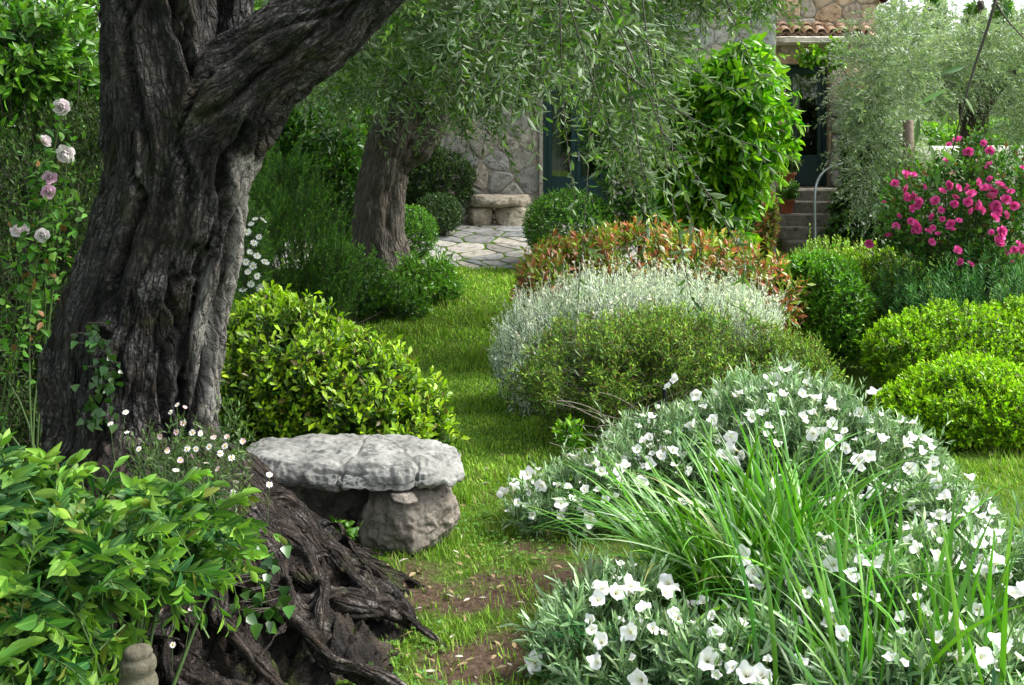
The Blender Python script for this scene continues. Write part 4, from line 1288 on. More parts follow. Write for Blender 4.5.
M['box'] = leaf_mat("box_leaf", (.04, .15, .010), (.16, .38, .02), rough=.35, transl=.28, var=.6)
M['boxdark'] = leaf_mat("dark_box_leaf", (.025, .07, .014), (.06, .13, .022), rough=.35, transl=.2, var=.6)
def boxball(label, lobes, n, seed, mat='box', ll=.024):
    return shrub("box_ball", label, "shrub", lobes, n, M[mat], L=.07, nl=9, ll=ll, lw=ll * .55, up=.25, rnd=.3, tmpl='dia', seed=seed, rough=.05, deep=.3, gap=-.8, nst=14)
boxball("large clipped bright green box ball standing by the green house door", [lobe(570, 228, 47, 38, 13.0, .55)], 3600, 9)
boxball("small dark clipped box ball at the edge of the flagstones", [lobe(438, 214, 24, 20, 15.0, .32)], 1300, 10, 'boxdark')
boxball("mid green box ball half hidden behind the leaning olive trunk", [lobe(410, 234, 27, 28, 13.4, .33)], 1500, 11)

M['leafy'] = leaf_mat("leafy_green", (.035, .11, .012), (.13, .30, .025), rough=.4, transl=.3, var=.6)
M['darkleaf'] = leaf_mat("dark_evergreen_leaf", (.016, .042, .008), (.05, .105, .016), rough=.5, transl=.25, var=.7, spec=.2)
shrub("leafy_perennial", "fresh green leafy clump at the foot of the leaning olive by the lawn", "plant", [lobe(425, 285, 34, 30, 11.5, .35), lobe(440, 300, 24, 20, 11.2, .25)], 700, M['leafy'], L=.22, nl=9, ll=.06, lw=.026, seed=12, tmpl='fold', nst=12, rough=.35, rnd=.5, deep=.7, yshift=.2, gap=-.2)
shrub("leafy_shrub", "loose mid green shrub left of the leaning olive, spilling to the lawn edge", "shrub", [lobe(345, 290, 42, 44, 10.4, .45), lobe(390, 305, 40, 26, 10.6, .35), lobe(320, 300, 30, 40, 9.6, .3)], 1100, M['leafy'], L=.2, nl=9, ll=.055, lw=.022, seed=13, nst=20, rough=.4, rnd=.5, deep=.7, gap=-.2)
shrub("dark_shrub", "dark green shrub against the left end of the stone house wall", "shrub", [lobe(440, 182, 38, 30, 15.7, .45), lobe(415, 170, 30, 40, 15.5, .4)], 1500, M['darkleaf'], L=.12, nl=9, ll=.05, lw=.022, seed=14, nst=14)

M['rosemary'] = leaf_mat("rosemary_needle", (.05, .15, .016), (.14, .33, .03), rough=.5, spec=.25, transl=.2, var=.7)
shrub("rosemary_bush", "tall dark green needle-leaved rosemary bush between the two olive trunks", "shrub", [lobe(300, 250, 50, 85, 9.4, .45), lobe(268, 260, 42, 75, 9.2, .4), lobe(325, 275, 36, 50, 9.2, .3), lobe(285, 180, 32, 42, 9.5, .3)],
      1500, M['rosemary'], L=.24, nl=36, ll=.034, lw=.0075, up=.7, rnd=.28, tmpl='dia', seed=15, rough=.32, a0=60, a1=25, deep=.6, ypow=3, nst=30, gap=-.2)
shrub("background_shrub", "tall dense dark shrub behind the rosemary bush", "shrub", [lobe(310, 150, 55, 65, 12.6, .6), lobe(345, 200, 32, 60, 12.6, .5), lobe(270, 130, 45, 60, 12.4, .5)],
      2300, M['leafy'], L=.16, nl=9, ll=.07, lw=.03, seed=16, nst=20, yshift=-.35)

# trees and shrubs closing the left background
M['bgleaf'] = leaf_mat("background_leaf", (.05, .14, .014), (.17, .34, .03), rough=.5, spec=.25, transl=.4, var=.7)
def leafy_tree(label, px, Y, lobes, n, mat, seed, ll=.1, lw=.045, name="evergreen_tree", trunk_r=.12, L=.3, nl=10, group=None):
    x = P(px, 0, Y)[0]
    root = thing(name, label, "tree", (x, Y, float(ground_z(x, Y))), group)
    fol, st = Acc(), Acc()
    p, nn = sample(lobes, n, seed, .6, .22, 1.6, -.35)
    d = norm(nn * .6 + UP * .2 + RNG.normal(0, .45, p.shape))
    LL = L * RNG.uniform(.6, 1.3, n)
    shoots(fol, p - d * LL[:, None] * .6, d, LL, nl, ll, lw, 65, 30, 'spiral', .15, .1, 'fold', .8, 2.0, .35, st, .004)
    top = np.mean([l[0] for l in lobes], 0)
    b = np.array([x, Y, float(ground_z(x, Y)) - .05])
    tr = Acc()
    sweep(tr, catmull([b, b * .5 + top * .5 + [.08, .05, 0], top], 8), np.linspace(trunk_r, trunk_r * .4, 16), 10)
    k = RNG.choice(n, 40)
    tubes(tr, np.repeat((b * .45 + top * .55)[None], 40, 0), (p[k] + top) / 2, p[k], np.full(40, trunk_r * .35), np.full(40, .008), 6, 8)
    for q in range(len(tr.v)): tr.c[q] = np.concatenate([tr.v[q] * [.5, .5, 1], np.ones((len(tr.v[q]), 1))], 1)
    obj("trunk", tr, M['bark_mid'], root)
    obj("crown", fol, mat, root)
    obj("twigs", st, M['twig'], root)
    return root
leafy_tree("bushy evergreen tree filling the upper left corner behind the pale roses", 30, 12.5, [lobe(40, 20, 90, 130, 12.5, 1.0), lobe(-40, 110, 80, 120, 12.3, 1), lobe(110, 150, 70, 120, 12.7, .8), lobe(60, -120, 120, 100, 12.8, 1)], 2600, M['bgleaf'], 17)
leafy_tree("dense evergreen tree behind the rosemary, seen under the olive branch", 270, 15.5, [lobe(270, 90, 80, 110, 15.5, 1.2), lobe(340, 120, 60, 100, 15.6, 1), lobe(240, 10, 90, 100, 15.5, 1.2), lobe(360, 20, 70, 90, 15.8, 1.0)], 2300, M['bgleaf'], 18)
shrub("laurel_shrub", "glossy big-leaved shrub at the upper left edge beside the huge olive trunk", "shrub", [lobe(20, 40, 70, 60, 7.0, .5), lobe(70, 75, 40, 45, 7.2, .4), lobe(-20, 120, 50, 60, 7.0, .4)],
      520, M['leafy'], L=.3, nl=11, ll=.085, lw=.03, seed=19, nst=36, rough=.3, gap=-.1, base=(-3.0, 7.0, 0), deep=.7, up=.3, tmpl='lance')
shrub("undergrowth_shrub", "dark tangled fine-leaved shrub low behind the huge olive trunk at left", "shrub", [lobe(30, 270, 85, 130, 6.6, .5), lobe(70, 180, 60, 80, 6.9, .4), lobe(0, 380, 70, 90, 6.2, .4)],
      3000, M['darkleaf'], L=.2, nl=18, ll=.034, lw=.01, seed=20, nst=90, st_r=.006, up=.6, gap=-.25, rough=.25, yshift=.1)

# ------------------------------------------------------------------ flower meshes
def petals_mesh(name, mat, rows, seed=0, centre=None, tintv=0.0):
    """rows: (count, length, width, tilt deg, curl, radius0, z0)"""
    r_ = np.random.default_rng(seed)
    a = Acc()
    for (cnt, ln, wd, tilt, curl, r0, z0) in rows:
        for k in range(cnt):
            th = k * 2 * math.pi / cnt + r_.normal(0, .12) + seed
            U = np.array([math.cos(th), math.sin(th), 0]); S = np.array([-math.sin(th), math.cos(th), 0])
            t = np.linspace(0, 1, 5)
            an = np.radians(tilt + r_.normal(0, 6)) + np.radians(curl) * t
            dr = np.concatenate([[0], np.cumsum(np.cos(an[:-1]) * ln / 4)]); dz = np.concatenate([[0], np.cumsum(np.sin(an[:-1]) * ln / 4)])
            w = wd * np.array([.35, .8, 1.0, .95, .55]) * .5 * r_.uniform(.9, 1.1)
            V = []
            for i in range(5):
                c = U * (r0 + dr[i]) + UP * (z0 + dz[i])
                for s in (-1, 0, 1):
                    V.append(c + S * s * w[i] + UP * abs(s) * .12 * w[i] + UP * r_.normal(0, .02 * ln) - U * abs(s) * .1 * ln * t[i])
            f = []
            for i in range(4):
                q = 3 * i; f += [(q, q + 1, q + 4, q + 3), (q + 1, q + 2, q + 5, q + 4)]
            cc = np.zeros((15, 4)); cc[:, 0] = tintv * r_.random(); cc[:, 2] = np.repeat([.9, .15, 0, 0, 0], 3); cc[:, 3] = 1
            a.add(V, f, cc)
    if centre:
        rc, zc = centre
        th = np.linspace(0, 2 * math.pi, 10, endpoint=False)
        rings = [(rc, zc), (rc * .75, zc + rc * .45), (.001, zc + rc * .6)]
        V = np.concatenate([np.stack([r * np.cos(th), r * np.sin(th), np.full(10, z)], -1) for r, z in rings])
        i = np.arange(10); ii = (i + 1) % 10
        a.add(V, np.concatenate([np.stack([q * 10 + i, q * 10 + ii, q * 10 + 10 + ii, q * 10 + 10 + i], -1) for q in (0, 1)]), (0, 0, 1, 1))
    me = a.mesh(name); me.materials.append(mat)
    return me

def funnel_mesh(name, mat, seed, depth=.5):
    """a five-cornered bindweed trumpet, unit radius"""
    r_ = np.random.default_rng(seed)
    n = 30; th = np.linspace(0, 2 * math.pi, n, endpoint=False)
    a = Acc()
    prof = [(.06, -depth * 1.5), (.12, -depth * 1.0), (.24, -depth * .55), (.55, -depth * .18), (.82, -.02), (1.0, .02)]
    V = []; C = []
    for i, (r, z) in enumerate(prof):
        t = i / 5
        rr_ = r * (1 + t ** 2 * (.10 * np.cos(5 * th) + .05 * r_.normal(0, 1, n) + .12 * np.cos(th * 2 + seed)))
        zz = z + t ** 2 * (.10 * np.cos(5 * th + .4) + .26 * np.cos(2 * th + seed * 2) + .12 * np.cos(th * 3 + seed) + .04 * r_.normal(0, 1, n))
        V.append(np.stack([rr_ * np.cos(th), rr_ * np.sin(th), zz], -1))
        C.append(np.tile([.0 + .0 * t, 0, (.9, .75, .35, .03, 0, 0)[i], 1], (n, 1)))
    i = np.arange(5)[:, None] * n; j = np.arange(n)[None]; jj = (j + 1) % n
    a.add(np.concatenate(V), np.stack([i + j, i + jj, i + n + jj, i + n + j], -1).reshape(-1, 4), np.concatenate(C))
    me = a.mesh(name); me.materials.append(mat)
    return me

# ------------------------------------------------------------------ silverbush with white trumpets
M['whitepetal'] = petal_mat("white_petal", (.86, .86, .84), (.62, .6, .22), .25)
M['convol'] = leaf_mat("silverbush_leaf", (.025, .115, .025), (.32, .47, .23), back=(.32, .45, .27), rough=.42, transl=.15, spec=.45, var=1.1)
CB = [lobe(780, 470, 105, 84, 5.3, .55), lobe(690, 480, 90, 66, 5.35, .45), lobe(610, 498, 62, 46, 5.2, .35), lobe(545, 508, 40, 32, 5.1, .22), lobe(875, 500, 78, 80, 5.1, .5), lobe(945, 545, 54, 62, 4.7, .4)]
CF = [lobe(620, 645, 88, 62, 3.7, .35), lobe(740, 675, 95, 62, 3.5, .3), lobe(860, 640, 95, 84, 3.65, .4), lobe(970, 620, 80, 90, 3.75, .4), lobe(900, 690, 150, 60, 3.3, .35)]
FL = [funnel_mesh("trumpet_flower", M['whitepetal'], s, d) for s, d in ((1, .5), (2, .55), (3, .4), (4, .75), (5, .9), (6, .45), (7, 1.1))]
def silverbush(label, lobes, n, seed, ll, lw, pix, size, tmpl, nst=60, extra=60):
    def post(root, st):
        p0, p2 = [], []
        for (px, py) in pix:
            pos, nn = ray_hit(px, py, lobes, .035)
            if pos[2] < ground_z(pos[0], pos[1]) + .05: pos[2] = ground_z(pos[0], pos[1]) + .06
            d = norm(nn * .35 + UP * .7 + np.array([0, -.35, 0]) + RNG.normal(0, .5, 3))
            s = size * RNG.uniform(.65, 1.25)
            pos = pos + d * .03
            inst("flower", FL[RNG.integers(len(FL))], root, pos, d, s, RNG.random() * 6)
            p0.append(pos - d * .75 * s); p2.append(pos - d * .1 - UP * .06 - nn * .05)
        # past the hundred largest, the smaller blooms and furled buds go into one part
        a = Acc()
        q, nn = sample(lobes, extra * 3, seed + 50, .05, .2)
        k = np.argsort(-(nn[:, 2] * .8 - nn[:, 1] * .5 + RNG.normal(0, .35, len(nn))))[:extra]
        for pos, n_ in zip(q[k], nn[k]):
            d = norm(n_ * .4 + UP * .7 + np.array([0, -.3, 0]) + RNG.normal(0, .45, 3))
            me = FL[RNG.integers(len(FL))]
            vv = np.empty(len(me.vertices) * 3, np.float32); me.vertices.foreach_get("co", vv); vv = vv.reshape(-1, 3)
            ff = np.array([f_.vertices[:] for f_ in me.polygons])
            cc = np.empty(len(me.vertices) * 4, np.float32); me.attributes["Col"].data.foreach_get("color", cc)
            furl = np.array([.35, .35, 1.3]) if RNG.random() < .35 else np.array([1, 1, 1.0])
            qd = np.array(Vector(tuple(d)).to_track_quat('Z', 'Y').to_matrix())
            a.add((vv * furl * size * RNG.uniform(.45, .8)) @ qd.T + pos + d * .02, ff, cc.reshape(-1, 4))
            p0.append(pos); p2.append(pos - d * .08 - UP * .05)
        obj("small_flowers", a, M['whitepetal'], root, kind="stuff")
        p0, p2 = np.array(p0), np.array(p2)
        tubes(st, p0, (p0 + p2) / 2, p2, np.full(len(p0), .0018), np.full(len(p0), .0022), 4, 4)
    root, _ = shrub("silverbush", label, "shrub", lobes, n, M['convol'], L=.17, nl=18, ll=ll, lw=lw, up=.5, rnd=.42, tmpl=tmpl, seed=seed, rough=.3, a0=62, a1=24, deep=.75, nst=nst * 2, st_r=.006, ypow=1.6, gap=-.12, tip=.75, stem_mat='greenstem', post=post)
    return root
z4 = [(640,68),(620,105),(705,125),(770,130),(850,130),(775,215),(700,235),(825,260),(845,310),(795,340),(845,350),(410,275),(378,320),(555,270),(535,293),(605,268),(500,318),(580,335),(345,355),(375,380),(470,375),(385,408),(640,380),(320,450),(520,425),(185,430),(130,400),(80,450),(60,465),(265,450),(240,500),(290,500),(345,540),(620,320),(550,370),(890,200),(300,345),(435,385)]
z5 = [(165,48),(95,80),(110,68),(225,100),(245,85),(210,125),(255,145),(300,165),(330,165),(265,190),(408,190),(468,125),(320,228),(95,237),(255,250),(285,290),(365,300),(345,280),(550,230),(450,262),(480,280),(575,272),(560,300),(430,335),(405,350),(640,305),(660,345),(575,370),(690,425),(785,420),(585,500),(530,455),(465,475),(495,450),(705,490),(795,520),(730,545),(680,550),(625,555),(650,570),(870,612),(830,555),(290,632),(105,450),(640,395),(610,320),(40,205),(100,140),(850,520)]
pb = [(490 + x / 3.426, 360 + y / 3.426) for x, y in z4] + [(740 + x / 3.426, 360 + y / 3.426) for x, y in z5]
z6 = [(295,350),(295,385),(350,350),(400,330),(560,315),(525,360),(575,365),(460,425),(585,450),(840,345),(900,290),(870,280),(815,215),(730,510),(695,600),(260,485),(310,535),(60,610),(455,665),(840,655),(800,640),(905,665),(300,610),(420,490)]
z7 = [(530,130),(540,175),(590,205),(240,165),(280,245),(100,290),(15,290),(330,300),(360,320),(175,365),(240,400),(310,510),(430,260),(375,235),(800,405),(925,365),(800,590),(920,580),(665,545),(940,610),(880,545),(870,250),(835,290),(830,235),(715,245),(655,235),(500,610),(20,665),(865,145),(655,125),(960,355),(800,170)]
pf = [(520 + x / 3.704, 500 + y / 3.704) for x, y in z6] + [(760 + x / 3.704, 500 + y / 3.704) for x, y in z7]
silverbush("wide silverbush covered in white trumpet flowers behind the strap-leaved clump", CB, 3600, 22, .05, .010, pb, .027, 'fold', 60, 260)
silverbush("low silverbush in front of the strap leaves, with scattered larger white flowers", CF, 1700, 23, .06, .0105, pf, .026, 'lance', 60, 130)

# ------------------------------------------------------------------ strap-leaved clumps
M['strap'] = leaf_mat("strap_leaf", (.045, .155, .010), (.13, .34, .022), rough=.35, transl=.3, spec=.55, third=(.3, .3, .1), thr=.988, var=.6)
def strap_clump(label, base, n, L0, L1, az0, az1, e0, e1, w0, w1, seed, spread=.12, drp=(30, 110)):
    base = np.asarray(base)
    root = thing("strap_leaved_plant", label, "plant", base)
    a = Acc()
    b = base[None] + RNG.normal(0, 1, (n, 3)) * [spread, spread, 0]
    straps(a, b, np.radians(RNG.uniform(az0, az1, n)), RNG.uniform(L0, L1, n), np.radians(RNG.uniform(e0, e1, n)), np.radians(RNG.uniform(*drp, n)), RNG.uniform(w0, w1, n), K=14, fold=.3, twist=.5, youth=RNG.random(n))
    obj("foliage", a, M['strap'], root)
    return root
bx = P(790, 590, 3.95); 
strap_clump("big clump of long arching green strap leaves amid the white flowers", (bx[0], 3.95, 0), 330, .5, .95, 0, 360, 42, 88, .009, .019, 1, .14, (15, 110))
bx = P(700, 0, 4.25)
strap_clump("fine-leaved strap clump arching left over the worn path edge", (bx[0], 4.2, 0), 150, .45, .85, 110, 260, 35, 75, .008, .015, 2, .08, (35, 95))
bx = P(985, 0, 3.2)
strap_clump("upright strap-leaved plant in the lower right corner", (bx[0], 3.3, 0), 80, .45, .8, 0, 360, 62, 89, .010, .018, 3, .16, (5, 55))
bx = P(850, 0, 3.1)
strap_clump("sparse tall strap leaves rising at the bottom edge among front white flowers", (bx[0], 3.25, 0), 46, .4, .8, 60, 200, 55, 88, .010, .018, 4, .14, (10, 70))

# ------------------------------------------------------------------ right-hand shrubs
M['lime'] = leaf_mat("lime_leaf", (.10, .24, .008), (.34, .60, .010), rough=.4, transl=.32, var=.75, spec=.3, third=(.16, .17, .03), thr=.95)
shrub("lime_shrub", "clipped lime green mound in front at the lawn's right edge", "shrub", [lobe(975, 408, 76, 48, 6.75, .55), lobe(915, 418, 36, 32, 6.75, .32), lobe(1030, 415, 60, 42, 6.8, .5)],
      5600, M['lime'], L=.085, nl=10, ll=.027, lw=.015, up=.45, rnd=.45, seed=24, stray=1.25, rough=.11, deep=.35, gap=-.7, nst=20, yshift=.15, tmpl='fold')
shrub("lime_shrub", "taller clipped lime green mound just behind the front one, below the roses", "shrub", [lobe(955, 352, 84, 46, 7.6, .55), lobe(905, 355, 38, 36, 7.5, .4), lobe(1025, 345, 60, 44, 7.7, .5)],
      5600, M['lime'], L=.085, nl=10, ll=.027, lw=.015, up=.45, rnd=.45, seed=25, stray=1.25, rough=.12, deep=.35, gap=-.65, nst=20, tmpl='fold')
shrub("green_shrub", "upright mid green small-leaved shrub below the house steps", "shrub", [lobe(825, 308, 40, 54, 8.6, .4), lobe(805, 290, 24, 36, 8.6, .3)],
      2300, M['box'], L=.11, nl=10, ll=.036, lw=.018, seed=26, rough=.22, yshift=.15, gap=-.6, nst=20, tmpl='fold', deep=.35)
shrub("olive_green_shrub", "yellow-topped green shrub between the steps and the pink roses", "shrub", [lobe(880, 295, 42, 46, 9.3, .5), lobe(905, 320, 30, 34, 9.0, .4), lobe(855, 275, 30, 22, 9.5, .3)],
      1800, M['golden'], L=.13, nl=10, ll=.042, lw=.019, seed=27, rough=.3, nst=20, yshift=.0, gap=-.4)
M['euph'] = leaf_mat("blue_green_leaf", (.03, .13, .028), (.09, .25, .05), rough=.55, spec=.2, transl=.2, var=.5)
shrub("spurge_plant", "blue-green bottlebrush-leaved plants under the pink rose bush", "plant", [lobe(930, 298, 48, 30, 8.3, .4), lobe(1000, 290, 55, 34, 8.3, .4)],
      420, M['euph'], L=.26, nl=40, ll=.05, lw=.008, up=.75, rnd=.2, seed=28, a0=75, a1=35, nst=20, tmpl='dia', deep=.6)
shrub("catmint_plant", "pale grey-green plant with small flower spikes at the foot of the steps", "plant", [lobe(835, 262, 40, 20, 11, .35)], 500, M['cistus'], L=.22, nl=16, ll=.03, lw=.015, up=.8, rnd=.15, seed=29, nst=10, yshift=.4)

# rose bush
M['roseleaf'] = leaf_mat("rose_leaf", (.03, .10, .012), (.10, .24, .03), rough=.5, transl=.3, spec=.2, third=(.16, .07, .03), thr=.93)
M['pinkpetal'] = petal_mat("pink_petal", (.66, .015, .27), (.75, .3, .3), .3, tint=(.86, .26, .52))
RB = [lobe(976, 160, 22, 26, 8.8, .2), lobe(940, 205, 52, 55, 8.8, .45), lobe(1000, 205, 50, 60, 8.8, .45), lobe(965, 240, 60, 40, 8.7, .45), lobe(915, 225, 32, 30, 8.7, .3)]
rose, _ = shrub("rose_bush", "rose bush covered in hot pink blossoms at the right edge", "shrub", RB, 900, M['roseleaf'], L=.2, nl=10, ll=.05, lw=.026, up=.45, seed=30, rough=.25, nst=40, gap=-.35, deep=.6)
RM = [petals_mesh("rose_blossom", M['pinkpetal'], [(6, .055, .055, 8, 25, .004, 0), (5, .042, .045, 40, 20, .003, .004), (4, .026, .03, 65, 10, .002, .006)], s, None, .6) for s in (1, 2, 3)]
clusters = [(940,192,9),(905,200,6),(975,146,5),(990,180,8),(1002,228,7),(902,178,4),(925,222,6),(962,214,7),(1006,205,7),(886,238,3),(1012,252,4),(966,256,3),(955,175,4),(985,205,6),(1018,190,4),(912,212,4),(948,228,4)]
for cx, cy, k in clusters:
    for _ in range(k):
        pos, nn = ray_hit(cx + RNG.normal(0, 12), cy + RNG.normal(0, 10), RB, .06)
        inst("blossom", RM[RNG.integers(3)], rose, pos, norm(nn * .4 + UP * .4 + [0, -.4, 0] + RNG.normal(0, .5, 3)), RNG.uniform(.4, .78), RNG.random() * 6)

# bright tree-like climber left of the steps
M['bright'] = leaf_mat("bright_leaf", (.045, .17, .008), (.26, .52, .018), rough=.33, transl=.35, spec=.5, var=.5)
shrub("lemon_tree", "bright green large-leaved bushy tree left of the house steps", "tree", [lobe(741, 120, 47, 82, 10.4, .5), lobe(716, 175, 38, 58, 10.5, .45), lobe(746, 78, 34, 42, 10.7, .4), lobe(702, 120, 34, 60, 10.7, .4), lobe(726, 215, 26, 34, 10.4, .3), lobe(678, 160, 30, 58, 10.8, .4)],
      1100, M['bright'], L=.22, nl=9, ll=.115, lw=.04, up=.15, rnd=.4, tmpl='lance', seed=32, rough=.2, deep=.55, nst=30, st_r=.018, droop=.3, sag=.45, a0=65, a1=35, gap=-.45)
shrub("laurel_shrub", "dark green leafy shrub against the house wall between the two glazed doors", "shrub", [lobe(648, 185, 40, 62, 13.2, .5), lobe(625, 120, 40, 50, 13.6, .5), lobe(668, 95, 40, 60, 13.4, .5)],
      1100, M['leafy'], L=.26, nl=9, ll=.10, lw=.04, seed=62, tmpl='fold', nst=26, rough=.35, deep=.6, rnd=.5, yshift=-.1)
M['ivy'] = leaf_mat("ivy_leaf", (.016, .05, .01), (.06, .15, .02), rough=.3, transl=.2, spec=.5, var=.6)
shrub("creeper", "dark green creeper climbing the wall to the right of the house steps", "climber", [lobe(868, 160, 24, 75, 17.4, .35), lobe(875, 215, 44, 38, 16.6, .5), lobe(862, 235, 32, 24, 16.2, .4)],
      1500, M['ivy'], L=.18, nl=8, ll=.09, lw=.07, up=.1, seed=33, tmpl='fold', nst=30, sag=.4, rough=.2)
shrub("corner_shrub", "small reddish-green bush at the left side of the house steps", "shrub", [lobe(763, 222, 12, 34, 15.6, .3)], 420, M['photinia'], L=.16, nl=8, ll=.08, lw=.035, seed=63, nst=10)
shrub("creeper", "small leafy creeper hanging from the beam over the right-hand door", "climber", [lobe(812, 56, 13, 8, 18.3, .2), lobe(834, 54, 12, 14, 18.3, .2)], 120, M['bright'], L=.15, nl=8, ll=.08, lw=.06, up=.0, seed=34, tmpl='fold', nst=6, sag=.5, base=P(835, 60, 18.6))

# silvery olive at right
M['paleolive'] = leaf_mat("pale_olive_leaf", (.17, .25, .13), (.32, .42, .22), back=(.34, .41, .3), rough=.42, transl=.3, spec=.45, var=.6)  # backlight and haze are put into this lighter leaf colour
q = P(972, 148, 19.5)
far_olive = thing("olive_tree", "silvery olive tree with pale misty crown beyond the pink roses", "tree", (q[0], q[1], 0))
YO = 18.0
limbs_mesh("trunk", [[lp(972, 262, YO, .30), lp(973, 190, YO, .24), lp(974, 140, YO, .2), lp(972, 105, YO, .22), lp(960, 85, YO, .13), lp(920, 80, YO - .4, .08), lp(905, 60, YO - .6, .05)],
                     [lp(974, 115, YO, .16), lp(1000, 85, YO, .12), lp(1040, 50, YO, .09)], [lp(972, 105, YO, .13), lp(985, 50, YO, .1), lp(980, 0, YO, .06)]], .03, M['bark_mid'], far_olive, amp=.03, k=8, seed=51)
fol, st = Acc(), Acc()
OL = [lobe(888, 65, 46, 55, 16.2, .8), lobe(868, 110, 26, 70, 15.8, .5), lobe(940, 60, 60, 45, 17.5, 1), lobe(1000, 60, 60, 50, 17.8, 1), lobe(882, 165, 28, 50, 15.4, .5), lobe(1050, 100, 50, 60, 17.8, 1)]
p, nn = sample(OL, 2400, 35, .7, .25, 2, -.25)
olive_sprays(fol, st, p, norm(nn * .5 + RNG.normal(0, .5, p.shape)), RNG.uniform(.25, .5, len(p)), 22, .075, .02, .35)
obj("crown", fol, M['paleolive'], far_olive)
obj("twigs", st, M['twig'], far_olive)

# wall, post and planting beyond
zt = P(0, 146, 20)[2]; 
a = Acc(); bbox(a, 6.9, 13, 20, 20.3, -.3, zt, .03, .03); obj("low_wall", a, M['white'], label="low whitewashed garden wall behind the pink roses", cat="wall", loc=(9, 20, 0))
q = P(908, 150, 15.0)
root = thing("wooden_post", "short weathered wooden post beside the creeper and white wall", "post", (q[0], q[1], .1))
a = Acc(); sweep(a, [(q[0], q[1], 0), (q[0] + .01, q[1], 1.2), (q[0], q[1], P(0, 122, 15.0)[2]), (q[0], q[1], P(0, 120, 15.0)[2])], [.075, .072, .07, .055], 12); obj("shaft", a, M['postwood'], root)
a = Acc(); rock(a, P(898, 141, 20.15) , (.13, .1, .16), 2.5, 71, .02, 6, 4); obj("stone_ornament", a, M['white'], label="small pale stone ornament on the end of the white wall", cat="ornament")
leafy_tree("broad pale green tree beyond the white wall, left of the olive trunk", 905, 27, [lobe(900, 60, 55, 70, 27, 2), lobe(945, 90, 50, 60, 28, 2), lobe(880, 110, 40, 60, 27, 2)], 1300, M['paleolive'], 36, .14, .055, "broadleaf_tree", L=.5)
leafy_tree("pale green tree beyond the white wall at the right edge", 1010, 29, [lobe(1010, 70, 60, 55, 29, 2), lobe(1060, 60, 50, 60, 29, 2), lobe(975, 105, 40, 50, 29, 2)], 1300, M['paleolive'], 37, .14, .055, "broadleaf_tree", L=.5)
shrub("bright_bush", "bright yellow-green bush just behind the white wall under the olive", "shrub", [lobe(985, 135, 35, 16, 22, .6), lobe(1012, 140, 30, 14, 22, .6), lobe(935, 140, 30, 14, 22, .6)], 800, M['bright'], L=.2, nl=9, ll=.09, lw=.04, seed=38, nst=14)
shrub("broom_bush", "greyish green bush before the white wall beside the roses", "shrub", [lobe(1000, 185, 50, 32, 14.5, .7), lobe(930, 175, 40, 26, 15.2, .6)], 1300, M['paleolive'], L=.2, nl=12, ll=.05, lw=.015, seed=39, nst=30, yshift=-.4)
def conifer(px, py, Y, h, r, label):
    b = P(px, py, Y); b[2] -= h
    root = thing("conifer_tree", label, "tree", b, "far conifers on the skyline")
    f_, t_ = Acc(), Acc()
    n = 600
    z = RNG.random(n) ** .7; th = RNG.random(n) * 6.283
    rr_ = r * (1 - z) * RNG.uniform(.5, 1.1, n)
    p = b + np.stack([rr_ * np.cos(th), rr_ * np.sin(th), .1 * h + z * h * .9], -1)
    d = np.stack([np.cos(th), np.sin(th), np.full(n, .35)], -1)
    shoots(f_, p, d, r * .25, 9, r * .16, r * .05, tmpl='dia', droop=.3)
    sweep(t_, [b, b + UP * h * .98], [r * .1, r * .01], 8)
    obj("trunk", t_, M['twig'], root); obj("crown", f_, M['bgleaf'], root)
conifer(935, -6, 60, 9, 1.6, "narrow distant conifer, leftmost of the skyline trees")
conifer(975, 4, 65, 9, 1.9, "distant conifer in the middle of the skyline trees")
conifer(1003, -4, 62, 9, 1.7, "distant conifer, rightmost of the skyline trees")
M['farwood'] = leaf_mat("far_wood_leaf", (.07, .12, .04), (.17, .24, .09), rough=.6, transl=.2, var=.6)
a = Acc()
n = 2600
x = RNG.uniform(15, 52, n); y = RNG.uniform(55, 75, n)
hh = 6.2 + 2.2 * fbm(np.stack([x * .25, y * .1, x * 0], -1), 3, 81)
z = hh * RNG.random(n) ** .35
p = np.stack([x, y, z - .6], -1)
shoots(a, p, rand_dirs(n, 0, 1), 1.0, 9, .55, .3, tmpl='fold', a0=80, a1=40)
obj("far_woods", a, M['farwood'], kind="stuff", label="hazy green woodland beyond the garden wall", cat="woods")

# pots on the steps, handrail, stake
def potted(label, px, py, Y, r, mat, seed, ph):
    zt_ = P(px, py, Y); b = zt_ - UP * r * 2
    root = thing("potted_plant", label, "pot plant", b)
    a = Acc(); lathe(a, b, [(.001, 0), (r * .68, 0), (r * .72, .02), (r * .95, r * 1.6), (r * 1.08, r * 1.6), (r * 1.1, r * 2), (r * .95, r * 2), (r * .9, r * 1.75), (.001, r * 1.7)]); obj("pot", a, M['terracotta'], root)
    f_, s_ = Acc(), Acc()
    L_ = [(zt_ + UP * ph * .5, np.array([r * 1.6, r * 1.6, ph * .7]))]
    p, nn = sample(L_, 130, seed, .6, .2); d = norm(nn * .5 + UP * .5 + RNG.normal(0, .3, p.shape))
    shoots(f_, p - d * .06, d, .1, 8, .06, .03, stem=s_); stems_for(s_, p, zt_ - UP * .03, 12, .005, .002)
    obj("foliage", f_, mat, root); obj("stems", s_, M['greenstem'], root)
potted("green plant in a red terracotta pot on the second step", 787, 199, 17.75, .12, M['leafy'], 41, .22)
potted("dark bushy plant in a clay pot on the landing before the right-hand door", 787, 172, 18.5, .14, M['darkleaf'], 42, .26)
rail = thing("handrail", "thin grey metal handrail with a curved top beside the steps", "handrail", P(815, 255, 15.5))
a = Acc()
